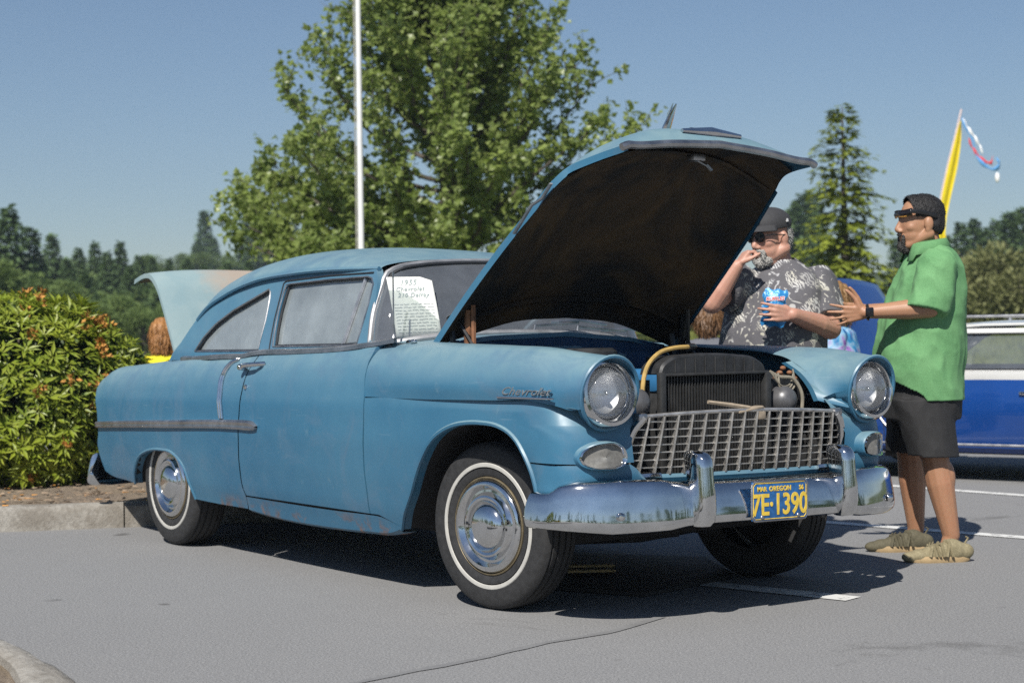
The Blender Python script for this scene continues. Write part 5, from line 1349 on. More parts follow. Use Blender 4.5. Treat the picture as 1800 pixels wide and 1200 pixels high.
def rings(mb, secs, seg=28, power=2.2):
    """closed loft through elliptical rings: (centre, axis1, axis2)"""
    rows = []
    for c, a, b in secs:
        c, a, b = Vector(c), Vector(a), Vector(b); row = []
        for k in range(seg):
            t_ = 2 * math.pi * k / seg; x, y = math.cos(t_), math.sin(t_)
            x = math.copysign(abs(x)**(2 / power), x); y = math.copysign(abs(y)**(2 / power), y); row.append(tuple(c + a * x + b * y))
        rows.append(row)
    o = len(mb.v); mb.grid(rows, closev=True); mb.f.append(tuple(o + k for k in range(seg))); mb.m.append(0)
    mb.f.append(tuple(o + (len(rows) - 1) * seg + k for k in range(seg))); mb.m.append(0); return mb
def tufts(name, me, n, ln, mat, root, down=0., seed=1, wd=.0022):
    r_ = random.Random(seed); mb = MB(); P_ = me.polygons; nf = len(P_)
    for _ in range(n):
        f = P_[r_.randrange(nf)]; c = Vector(f.center); nn_ = Vector(f.normal); L = ln * r_.uniform(.5, 1.2)
        d = (nn_ * (1 - down) * .8 + Vector((r_.uniform(-.6, .6), r_.uniform(-.6, .6), r_.uniform(-.6, .5))) * (1 - down * .5) + Vector((0, 0, -1.4)) * down).normalized()
        s_ = d.cross(nn_)
        if s_.length < .1: continue
        s_ = s_.normalized() * wd; c = c + nn_ * .001
        mid = c + d * L * .55 + nn_ * ln * .12
        mb.add([tuple(c - s_), tuple(c + s_), tuple(mid + s_ * .7), tuple(mid - s_ * .7), tuple(c + d * L)], [(0, 1, 2, 3), (3, 2, 4)])
    o = mb.build(name, mat, root, fixn=False, smooth=0); o['kind'] = 'stuff'; return o
# ---------------------------------------------------------------- the man in the green shirt
SK1 = skinmat('tanned_skin', (.36, .19, .11), (.40, .17, .10))
D0 = 8.55
G = lambda px, py, dd=0.: at(px, py, D0 + dd)
FW = (-CR * .97 - _f * .12); FW.z = 0; FW.normalize()         # he faces left in the picture
LT = Vector((-FW.y, FW.x, 0))                                 # his left, towards the camera
base = atz(1622, 981); man = empty('person', (base.x, base.y, 0), 'man in a green short sleeved shirt, black shorts and sandals, gesturing with both hands', 'person')
UP = Vector((0, 0, 1))
b = MB(); q = yawq(FW, .02); hc_ = G(1617, 392)
P = head(b, hc_, q, 1.10, 1.12)
b.cap(P(-.03, 0, -.06), G(1632, 438), .060, .068)
b.cap(G(1632, 438), G(1640, 470), .07, .09)
# legs (near = left)
kneeN, ankN = G(1642, 800, -.14), G(1672, 940, -.14); kneeF, ankF = G(1600, 796, .18), G(1610, 928, .22)
for kn, an, hp, sg in ((kneeN, ankN, G(1625, 680, -.09), -1), (kneeF, ankF, G(1612, 680, .09), 1)):
    b.cap(hp, kn, .092, .072); b.cap(kn, kn.lerp(an, .35), .068, .070); b.cap(kn.lerp(an, .35), an, .070, .043)
    b.ell(kn.lerp(an, .30) - FW * .022, (.058, .060, .105)); b.ell(kn + FW * .015, (.05, .052, .06)); b.cap(an, an - UP * .06 + FW * .02, .040, .040)
# arms
shN = G(1648, 462, -.19); elN = G(1634, 541, -.24); wrN = G(1520, 549, -.22)
b.cap(shN, elN, .062, .050); b.cap(elN, elN.lerp(wrN, .35), .050, .050); b.cap(elN.lerp(wrN, .3), wrN, .050, .031)
dN = (G(1450, 556, -.20) - wrN).normalized()
hand(b, wrN - dN * .008, dN, -LT + UP * .1, UP, (.06, .10, .12, .16), .20, (.35, 1., .05), 1.08)
shF = G(1640, 462, .19); elF = G(1612, 545, .24); wrF = G(1522, 545, .16); dF = (G(1462, 548, .10) - wrF).normalized()
b.cap(shF, elF, .062, .050); b.cap(elF, wrF, .05, .031); hand(b, wrF, dF, LT + UP * .1, UP + FW * -.2, (.1, .12, .15, .2), .15, (.3, 1., .05), 1.08)
b.cap(G(1640, 470), G(1625, 690), .12, .12)
put('body', remesh(b, .0046, 9, .5), SK1, man)
# shirt
SH1 = clothmat('green_shirt_cloth', (.07, .195, .075), (.125, .28, .12), 9, .85, 300)
sb = MB()
def sect(px, py, hd, hw): return (G(px, py), FW * hd, LT * hw)
rings(sb, [sect(1634, 426, .075, .08), sect(1634, 433, .088, .105), sect(1636, 446, .112, .165), sect(1637, 470, .142, .205), sect(1631, 510, .178, .222), sect(1622, 560, .205, .222), sect(1617, 610, .220, .222), sect(1614, 650, .218, .225), sect(1620, 690, .195, .225), sect(1624, 722, .185, .222)], 40)
for sh, el, f_ in ((shN, elN, 1), (shF, elF, 1)):
    d_ = (el - sh).normalized(); x_ = FW; y_ = d_.cross(x_).normalized(); x_ = y_.cross(d_)
    rings(sb, [(sh - d_ * .05, x_ * .055, y_ * .05), (sh, x_ * .092, y_ * .075), (sh + d_ * .10, x_ * .096, y_ * .078), (sh + d_ * .19, x_ * .102, y_ * .080), (el + d_ * .015 + FW * .02, x_ * .105, y_ * .078)], 24)
fo = folds(.017, 7.5, 3.1)
me = remesh(sb, .007, 5, .5, fo)
elz = {0: elN, 1: elF}
def hem(c):
    u = (c - base).dot(FW); z = c.z; lat = (c - base).dot(LT)
    lim = it(u, [-.3, -.02, .0, .02, .22], [.775, .775, .80, .815, .925])
    if z < lim: return True
    for s_, el in ((1, elN), (-1, elF)):
        if s_ * lat > .13 and z < el.z - .005 + (u - (el - base).dot(FW)) * -.25 and abs((c - el).dot(LT)) < .085 and abs(u - (el - base).dot(FW)) < .13 and s_ * lat > .155 and z > el.z - .05: return False
    return False
cut(me, hem)
put('shirt', me, SH1, man).modifiers.new('solid', 'SOLIDIFY').thickness = .003
cb = MB(); rows = []
for k in np.linspace(-2.75, 2.75, 40):
    x, y = math.cos(k), math.sin(k); o = G(1632, 428)
    rows.append([tuple(o + FW * (-x * .080 + .008) + LT * (y * .086) + UP * (.034 - .022 * (1 - x) / 2 - .01)), tuple(o + FW * (-x * .096 + .010) + LT * (y * .108) + UP * (.026 - .034 * (1 - x) / 2)), tuple(o + FW * (-x * .128 + .014) + LT * (y * .135) + UP * (-.028 - .04 * (1 - x) / 2 - (.025 if abs(k) > 2.4 else 0)))])
cb.grid(rows); putmb('collar', cb, SH1, man, thick=.004)
# shorts
SHO = clothmat('black_shorts_cloth', (.008, .008, .009), (.013, .013, .014), 6, .8, 200)
sb = MB()
rings(sb, [(G(1622, 660), FW * .17, LT * .20), (G(1622, 700), FW * .185, LT * .215), (G(1619, 735), FW * .185, LT * .215)], 32)
for kn, hp, s in ((kneeN, G(1622, 700, -.10), 1), (kneeF, G(1612, 700, .10), -1)):
    d_ = kn - hp
    rings(sb, [(hp, FW * .155, LT * .115), (hp + d_ * .5, FW * .135, LT * .118), (hp + d_ * 1.0, FW * .122, LT * .112), (hp + d_ * 1.12, FW * .12, LT * .11)], 26)
me = remesh(sb, .0075, 5, .5, folds(.010, 8, 7.7)); cut(me, lambda c: c.z < .502 + .03 * (c - base).dot(FW)); put('shorts', me, SHO, man).modifiers.new('solid', 'SOLIDIFY').thickness = .003
# sandals
SAN = clothmat('khaki_sandal', (.15, .125, .07), (.22, .19, .115), 30, .8, 150); SOL = simple('tan_rubber_sole', (.36, .26, .14), .7, 0, .2, 25); SAN_SHADE = clothmat('shaded_khaki_sandal', (.06, .055, .035), (.09, .08, .05), 30, .8, 150)  # far sandal: the near leg's shadow put into a darker copy of the khaki
def shoe(toe_px, heel_px, gy_, dd, mt, wd=.050):
    t0 = atz(*toe_px); h0 = atz(*heel_px); d_ = (t0 - h0); L = d_.length; d_.normalize(); s_ = Vector((-d_.y, d_.x, 0))
    sh_ = empty('sandal'); sh_.parent = man
    sh_.location = (0, 0, 0)
    m = MB(); rows = []
    for z, k in ((.0, .96), (.008, 1.02), (.022, 1.03), (.03, .98)):
        row = []
        for a in np.linspace(0, 2 * math.pi, 36, endpoint=False):
            u = .5 + .5 * math.cos(a); w_ = it(u, [0, .1, .35, .65, .9, 1], [.6, .78, .72, 1.0, .85, .55]) * wd
            sy = math.sin(a); sy = math.copysign(abs(sy)**.75, sy)
            row.append(tuple(h0 + d_ * (L * (.5 + .5 * math.cos(a) * k)) + s_ * (w_ * sy * k) + UP * (z + (.014 * max(0, u - .8) / .2 if z > .005 else 0.006 * max(0, u - .85) / .15))))
        rows.append(row)
    m.grid(rows, closev=True); m.f.append(tuple(range(36))); m.m.append(0); m.f.append(tuple(36 * 3 + k for k in range(36))); m.m.append(0); o = putmb('sole', m, SOL, man); o.parent = sh_
    m = MB()
    for u, z, r_, w_ in ((.10, .062, .042, .035), (.22, .068, .050, .043), (.28, .088, .042, .042), (.40, .062, .044, .044), (.60, .048, .040, .046), (.78, .038, .034, .044), (.90, .032, .028, .036)): m.ell(h0 + d_ * (L * u) + UP * (z * .8), (.055, w_, r_), Matrix((( d_.x, s_.x, 0), (d_.y, s_.y, 0), (0, 0, 1))))
    me = remesh(m, .006, 3); o = put('foot_upper', me, mt, man); o.parent = sh_
    m = MB()
    for u, u2 in ((.30, .40), (.44, .50), (.56, .64), (.40, .30), (.66, .58), (.5, .6)):
        m.tube([h0 + d_ * (L * u) + s_ * .052 + UP * .03, h0 + d_ * (L * (u + u2) / 2) + s_ * .036 + UP * (.098 - .05 * max(0, u - .3)), h0 + d_ * (L * u2) + UP * (.108 - .11 * max(0, u - .25)), h0 + d_ * (L * (u + u2) / 2) - s_ * .036 + UP * (.098 - .05 * max(0, u - .3)), h0 + d_ * (L * u) - s_ * .052 + UP * .03], .0042, 6, flat=2.4)
    m.tube([h0 + d_ * .02 + UP * .09, h0 + d_ * .005 + UP * .115, h0 + d_ * .018 + UP * .12], .005, 6); o = putmb('strap', m, mt, man); o.parent = sh_
shoe((1593, 988), (1704, 986), 0, 0, SAN); shoe((1528, 969), (1634, 968), 0, 0, SAN_SHADE)
# hair, beard, glasses, watch, ring
HAIR = NT('short_black_hair'); n1 = HAIR.noise(160, 3, .7); HAIR.set(Base_Color=HAIR.ramp(n1, [(.35, (.006, .006, .007)), (.75, (.035, .033, .034))]), Roughness=.6); HAIR.bump(n1, .7, .006); HAIR = HAIR.mat
hb = MB(); rm = q.to_matrix()
for p_, r_ in (((-.016, 0, .046), (.103, .081, .087)), ((-.050, 0, .0), (.063, .077, .075)), ((.02, 0, .080), (.072, .063, .050))): hb.ell(P(*p_), [v * 1.10 for v in r_], rm, 16, 20)
me = remesh(hb, .006, 4, .5, lambda c: .0025 * mnoise.noise(c * 60))
iq = q.inverted()
def hcut(c):
    l = iq @ (c - hc_) / 1.10
    if l.x > .052 + .25 * (l.z - .07): return True
    if l.z < .02 and l.x > -.018 + (l.z + .02) * .4: return True
    return l.z < -.058 + .3 * (l.x + .1)
cut(me, hcut); put('hair', me, HAIR, man); tufts('hair_strands', me, 6000, .0045, HAIR, man, .2, 2, .0014)
BRD = NT('dark_goatee'); n1 = BRD.noise(200, 3, .7); BRD.set(Base_Color=BRD.ramp(n1, [(.35, (.012, .011, .011)), (.7, (.09, .085, .08))]), Roughness=.8); BRD = BRD.mat
gb = MB()
for p_, r_ in (((.084, 0, -.104), (.026, .026, .024)), ((.070, 0, -.118), (.024, .024, .02)), ((.100, 0, -.049), (.007, .024, .006)), ((.09, .026, -.075), (.008, .006, .026)), ((.09, -.026, -.075), (.008, .006, .026))): gb.ell(P(*p_), [v * 1.1 for v in r_], rm)
me = remesh(gb, .004, 5, .5, lambda c: .0015 * mnoise.noise(c * 130)); put('goatee', me, BRD, man); tufts('beard_strands', me, 1500, .007, BRD, man, .5, 4, .0016)
eb = MB()
for s in (-1, 1): eb.cap(P(.094, s * .018, .042), P(.082, s * .048, .044), .006, .005)
putmb('eyebrow', eb, HAIR, man)
gl_ = MB()
fr_ = [P(.070, -.080, .050), P(.096, -.06, .044), P(.109, -.03, .044), P(.108, 0, .046), P(.109, .03, .044), P(.096, .06, .044), P(.070, .082, .050)]
top = cr([tuple(v + UP * .013 - FW * .005) for v in fr_], 30); bot = cr([tuple(v - UP * .017 - FW * .006) for v in fr_], 30)
gl_.grid([[tuple(a), tuple((np.array(a) + np.array(b_)) / 2 + np.array(FW) * .006), tuple(b_)] for a, b_ in zip(top, bot)])
gs = empty('sunglasses'); gs.parent = man; o = putmb('lens_band', gl_, simple('dark_amber_lens', (.012, .010, .012), .12), man, thick=.003); o.parent = gs
gl_ = MB()
for s in (-1, 1): gl_.tube([P(.072, s * .083, .050), P(.03, s * .088, .046), P(-.02, s * .086, .034), P(-.05, s * .080, .026)], .0075, 6, flat=1.6)
gl_.tube([tuple(v) for v in top], .004, 6); o = putmb('temple', gl_, MAT['black'], man); o.parent = gs
gl_ = MB(); gl_.tube([tuple(np.array(v)) for v in bot[4:26]], .003, 6); o = putmb('rim_edge', gl_, simple('orange_rim', (.5, .25, .05), .4), man); o.parent = gs
wt_ = empty('wristwatch'); wt_.parent = man; ax = (wrN - elN).normalized(); wc = wrN - ax * .012
m = MB(); s1 = ax.cross(UP).normalized(); s2 = s1.cross(ax)
m.tube([wc + (s1 * math.cos(a) + s2 * math.sin(a)) * .034 for a in np.linspace(0, 6.283, 24, endpoint=False)], .010, 8, closed=True, flat=.5); o = putmb('watch_strap', m, MAT['black'], man); o.parent = wt_
m = MB(); fc = wc + LT * .036; m.rbox(fc, (.040, .012, .046), .006, Matrix((( ax.x, LT.x, 0), (ax.y, LT.y, 0), (ax.z, LT.z, 1)))); o = putmb('watch_face', m, simple('watch_glass', (.008, .008, .01), .1), man); o.parent = wt_
# ---------------------------------------------------------------- the man in the patterned shirt
SK2 = skinmat('ruddy_skin', (.46, .25, .18), (.5, .19, .14))
D1 = 8.75
H = lambda px, py, dd=0.: at(px + 8, py, D1 + dd)
FB = (-_f * .82 - CR * .57); FB.z = 0; FB.normalize(); LB_ = Vector((-FB.y, FB.x, 0))
bs2 = at(1352, 587, D1); man2 = empty('person', (bs2.x, bs2.y, 0), 'man in a grey flowered shirt, black cap and sunglasses, eating from a blue snack bag', 'person')
FH = (-CR * .78 - _f * .62); FH.z = 0; FH.normalize(); q2 = yawq(FH, .14); hc2 = H(1345, 418, .0)
b = MB(); P2 = head(b, hc2, q2, 1.10, 1.22, 1.03)
b.cap(P2(-.03, 0, -.06), H(1362, 470, .03), .066, .078); b.cap(H(1362, 470, .05), H(1360, 500, .06), .072, .08); b.ell(P2(.02, 0, -.105), (.06, .06, .04))
shR, elR, wrR = H(1292, 492, -.02), H(1244, 533, -.16), H(1287, 468, -.20)
b.cap(shR, elR, .064, .054); b.cap(elR, elR.lerp(wrR, .35), .055, .055); b.cap(elR.lerp(wrR, .3), wrR, .055, .034)
dR = (H(1306, 442, -.19) - wrR).normalized(); tips = hand(b, wrR, dR, (CR * .75 + _f * .2 - UP * .2), (UP * .5 + CR * .6 - _f * .3), (.95, 1.05, 1.1, 1.15), .03, (.8, .35, .5), .98)
shL, elL, wrL = H(1432, 492, .02), H(1452, 578, -.10), H(1385, 553, -.34)
b.cap(shL, elL, .066, .054); b.cap(elL, elL.lerp(wrL, .35), .056, .056); b.cap(elL.lerp(wrL, .3), wrL, .056, .036)
dL = (H(1338, 548, -.40) - wrL).normalized(); hand(b, wrL, dL, (_f * .9 + CR * .0), UP, (.32, .36, .4, .42), .10, (.75, .5, .35), 1.08)
b.cap(H(1360, 520, .05), H(1350, 690), .13, .16)
for s in (-1, 1):
    hp = Vector((bs2.x, bs2.y, .88)) + LB_ * (.10 * s); kn = Vector((bs2.x, bs2.y, .48)) + LB_ * (.12 * s) + FB * .02; an = Vector((bs2.x, bs2.y, .09)) + LB_ * (.13 * s)
    b.cap(hp, kn, .095, .066); b.cap(kn, an, .062, .042); b.cap(an - UP * .045 - FB * .03, an - UP * .055 + FB * .14, .042, .036)
put('body', remesh(b, .0046, 9, .5), SK2, man2)
# shirt with pale leaves and flowers on grey
t = NT('flowered_shirt_cloth')
n0 = t.node('ShaderNodeTexNoise'); n0.inputs['Scale'].default_value = 7; n0.inputs['Detail'].default_value = 3; t.l.new(t.tc.outputs['Object'], n0.inputs['Vector'])
wv = t.node('ShaderNodeVectorMath', operation='SCALE'); wv.inputs['Scale'].default_value = .14; t.l.new(n0.outputs['Color'], wv.inputs[0])
ad = t.node('ShaderNodeVectorMath', operation='ADD'); t.l.new(t.tc.outputs['Object'], ad.inputs[0]); t.l.new(wv.outputs[0], ad.inputs[1])
vo = t.node('ShaderNodeTexVoronoi'); vo.inputs['Scale'].default_value = 8.5; t.l.new(ad.outputs[0], vo.inputs['Vector'])
blob = t.ramp(vo.outputs['Distance'], [(.36, 1.), (.46, 0.)])
wv2 = t.node('ShaderNodeTexWave'); wv2.wave_type = 'BANDS'; wv2.bands_direction = 'DIAGONAL'; wv2.inputs['Scale'].default_value = 26; wv2.inputs['Distortion'].default_value = 9; wv2.inputs['Detail'].default_value = 3; wv2.inputs['Detail Scale'].default_value = 1.6; t.l.new(t.tc.outputs['Object'], wv2.inputs['Vector'])
petal = t.math('MULTIPLY', blob, t.ramp(wv2.outputs['Fac'], [(.35, 0.), (.6, 1.)]))
sel = t.ramp(vo.outputs['Color'], [(.38, 0.), (.42, 1.)])
petal = t.math('MULTIPLY', petal, sel)
lf = t.ramp(t.noise(16, 2, .5, dist=2.2), [(.60, 0.), (.64, 1.)])
mot = t.math('MAXIMUM', petal, t.math('MULTIPLY', lf, .8))
wz = t.noise(350, 2)
bc = t.mix(mot, t.ramp(wz, [(.3, (.072, .070, .078)), (.7, (.115, .112, .122))]), t.ramp(t.noise(5, 2), [(.4, (.44, .44, .45)), (.6, (.46, .44, .36))]))
t.set(Base_Color=bc, Roughness=.85); t.bump(wz, .12, .004); FLW = t.mat
sb = MB()
def s2(px, py, hd, hw, dd=0.): return (H(px, py, dd), FB * hd, LB_ * hw)
rings(sb, [s2(1362, 458, .085, .09, .03), s2(1362, 468, .10, .13, .03), s2(1360, 482, .13, .20, .03), s2(1359, 505, .165, .245, .03), s2(1356, 540, .20, .262, .02), s2(1352, 580, .235, .272), s2(1349, 620, .25, .275), s2(1348, 660, .25, .275), s2(1348, 720, .235, .27)], 44)
for sh, el in ((shR, elR), (shL, elL)):
    d_ = (el - sh).normalized(); x_ = FB; y_ = d_.cross(x_).normalized(); x_ = y_.cross(d_); L_ = (el - sh).length
    fr_e = .62 if sh is shR else .80
    rings(sb, [(sh - d_ * .06, x_ * .06, y_ * .06), (sh, x_ * .10, y_ * .085), (sh + d_ * L_ * .4, x_ * .105, y_ * .09), (sh + d_ * L_ * fr_e, x_ * .11, y_ * .092)], 24)
me = remesh(sb, .007, 5, .5, folds(.010, 7, 13.3)); put('shirt', me, FLW, man2)
cb = MB(); rows = []
for k in np.linspace(-2.6, 2.6, 40):
    x, y = math.cos(k), math.sin(k); o = H(1362, 462, .03)
    rows.append([tuple(o + FB * (-x * .085 + .01) + LB_ * (y * .092) + UP * (.030 - .05 * (1 - x) / 2)), tuple(o + FB * (-x * .10 + .012) + LB_ * (y * .11) + UP * (.018 - .06 * (1 - x) / 2)), tuple(o + FB * (-x * .135 + .018) + LB_ * (y * .14) + UP * (-.045 - .06 * (1 - x) / 2 - (.03 if abs(k) > 2.2 else 0)))])
cb.grid(rows); putmb('collar', cb, FLW, man2, thick=.004)
sb = MB(); rings(sb, [(Vector((bs2.x, bs2.y, .95)), FB * .2, LB_ * .24), (Vector((bs2.x, bs2.y, .8)), FB * .2, LB_ * .235)], 30)
for s in (-1, 1):
    o = Vector((bs2.x, bs2.y, 0)) + LB_ * (.115 * s); rings(sb, [(o + UP * .85, FB * .15, LB_ * .12), (o + UP * .4, FB * .11, LB_ * .1), (o + UP * .08, FB * .095, LB_ * .085)], 22)
put('trousers', remesh(sb, .012, 3), clothmat('dark_trousers', (.03, .03, .035), (.05, .05, .055), 5), man2)
sb = MB()
for s in (-1, 1):
    o = Vector((bs2.x, bs2.y, 0)) + LB_ * (.13 * s); sb.rbox(o + FB * .05 + UP * .045, (.1, .1, .09), .02); sb.ell(o + FB * .13 + UP * .04, (.10, .052, .04), Matrix.Rotation(math.atan2(FB.y, FB.x), 3, 'Z')); sb.ell(o - FB * .02 + UP * .045, (.09, .05, .045), Matrix.Rotation(math.atan2(FB.y, FB.x), 3, 'Z'))
put('shoes', remesh(sb, .01, 3), MAT['black'], man2)
# cap
rm2 = q2.to_matrix(); CAPM = clothmat('charcoal_cap_cloth', (.022, .022, .024), (.034, .034, .037), 8, .8, 260)
cp = empty('cap'); cp.parent = man2
cbm = MB(); cbm.ell(P2(-.012, 0, .060), [v * 1.1 for v in (.112, .090, .082)], rm2, 20, 28); me = remesh(cbm, .005, 2); iq2 = q2.inverted()
cut(me, lambda c: (iq2 @ (c - hc2)).z / 1.1 < .040 + .10 * (-(iq2 @ (c - hc2)).x / 1.1) * .3); o = put('crown', me, CAPM, man2); o.parent = cp; o.modifiers.new('s', 'SOLIDIFY').thickness = .003
m = MB(); rows = []
for a in np.linspace(-1.15, 1.15, 22):
    rows.append([tuple(P2(-.012 + (.110 + k * .050 * math.cos(a) ** .8) * math.cos(a), (.088 + k * .012) * math.sin(a), .054 - k * .012 + .012 * math.cos(a) * (1 - k) - .012 * (math.sin(a)**2) * k)) for k in np.linspace(0, 1, 7)])
m.grid(rows); o = putmb('brim', m, CAPM, man2, thick=.004); o.parent = cp
m = MB(); m.ell(P2(-.012, 0, .142 + .008), (.009, .009, .006)); o = putmb('top_button', m, CAPM, man2); o.parent = cp
m = MB(); c_ = P2(.094, .018, .088); nrm = (c_ - P2(-.012, 0, .05)).normalized(); m.lathe([(.020, .0), (.021, .004), (.017, .005), (.016, .002)], c_ + nrm * .003, nrm, 24); m.lathe([(.0, .004), (.006, .004), (.007, .0)], c_ + nrm * .002, nrm, 12); o = putmb('round_badge', m, simple('pale_badge', (.5, .5, .5), .6), man2); o.parent = cp
m = MB(); c_ = P2(-.03, .093, .072); m.box(c_, (.014, .004, .010), rm2); m.box(c_ + UP * .009, (.008, .004, .005), rm2); o = putmb('side_logo', m, simple('white_thread', (.7, .7, .7), .7), man2); o.parent = cp
# hair at the back and sides, beard, sunglasses
GRY = NT('white_hair'); n1 = GRY.noise(180, 3, .7); GRY.set(Base_Color=GRY.ramp(n1, [(.3, (.26, .25, .235)), (.7, (.5, .49, .46))]), Roughness=.8); GRY.bump(n1, .6, .005); GRY = GRY.mat
hb = MB(); hb.ell(P2(-.045, 0, .0), [v * 1.1 for v in (.072, .082, .085)], rm2, 14, 18); me = remesh(hb, .006, 3, .5, lambda c: .003 * mnoise.noise(c * 60)); cut(me, lambda c: (iq2 @ (c - hc2)).x > -.045 or (iq2 @ (c - hc2)).z < -.085); put('hair', me, GRY, man2); tufts('hair_strands', me, 2500, .012, GRY, man2, .5, 3)
gb = MB()
for p_, r_ in (((.078, 0, -.104), (.027, .030, .026)), ((.062, .030, -.098), (.026, .020, .022)), ((.062, -.030, -.098), (.026, .020, .022)), ((.098, 0, -.050), (.010, .030, .008)), ((.088, .032, -.072), (.012, .009, .028)), ((.088, -.032, -.072), (.012, .009, .028))): gb.ell(P2(*p_), [v * 1.1 for v in r_], rm2)
me = remesh(gb, .0045, 7, .5, lambda c: .0025 * mnoise.noise(c * 110)); put('beard', me, GRY, man2); tufts('beard_strands', me, 3000, .010, GRY, man2, .5, 5, .0018)
gs = empty('sunglasses'); gs.parent = man2
for s in (-1, 1):
    m = MB(); c_ = P2(.102, s * .034, .012); nz = (q2 @ Vector((1, s * .35, -.08))).normalized(); m.lathe([(.0, .004), (.016, .0035), (.0265, .0), (.0275, -.003), (.0, -.004)], c_, nz, 24); o = putmb('lens', m, simple('black_lens', (.006, .006, .007), .06) if 'black_lens' not in bpy.data.materials else bpy.data.materials['black_lens'], man2); o.parent = gs
m = MB(); m.tube([P2(.108, -.010, .018), P2(.112, 0, .022), P2(.108, .010, .018)], .0028, 6)
for s in (-1, 1): m.tube([P2(.094, s * .062, .018), P2(.06, s * .086, .018), P2(.0, s * .092, .010), P2(-.03, s * .088, .004)], .0030, 6)
o = putmb('temple', m, MAT['black'], man2); o.parent = gs
# snack bag held in his left hand
bgp = H(1353, 541, -.345); bag = empty('snack_bag', tuple(bgp), 'blue crinkled snack bag held by the man in the flowered shirt', 'bag')
bu = UP * 1.0 + CR * .10; bu.normalize(); bn = (-_f + CR * -.15).normalized(); bx = bu.cross(bn).normalized(); bx = bx if bx.dot(CR) > 0 else -bx
t = NT('blue_foil_bag'); n1 = t.noise(40, 4, .6); sepz = t.node('ShaderNodeSeparateXYZ'); t.l.new(t.tc.outputs['Object'], sepz.inputs[0])
t.set(Base_Color=t.mix(t.ramp(t.noise(28, 3, .6, dist=1.5), [(.55, 0.), (.62, .9)]), (.03, .22, .50), (.35, .6, .8)), Roughness=.3, Metallic=.15); t.bump(n1, .5, .01); BAG = t.mat
for sgn, nm in ((1, 'bag_front'), (-1, 'bag_back')):
    m = MB(); rows = []
    for v in np.linspace(-1, 1, 21):
        row = []
        for u in np.linspace(-1, 1, 15):
            th = .026 * (1 - abs(u)**2.5) * (1 - abs(v)**3) + .003 * mnoise.noise(Vector((u * 2.5, v * 3.5, sgn * 5)))
            wob = .006 * math.sin(v * 9 + u) * abs(u)**4
            row.append(tuple(bx * (u * .058 + wob) + bu * (v * .092 + .004 * math.sin(u * 7) * (abs(v) > .9)) + bn * (sgn * max(th, .0005))))
        rows.append(row)
    m.grid(rows); m.build(nm, BAG, bag)
text_obj('bag_lettering', 'RUFFLES', .024, simple('white_print', (.8, .8, .8), .5), bag, tuple(bn * .0275 + bu * .044), bx * 1. + bu * .12, bu, bold=.0022, shear=.2)
text_obj('bag_lettering', 'RUFFLES', .024, simple('red_print', (.6, .03, .03), .5), bag, tuple(bn * .0285 + bu * .044), bx * 1. + bu * .12, bu, bold=.0004, shear=.2)
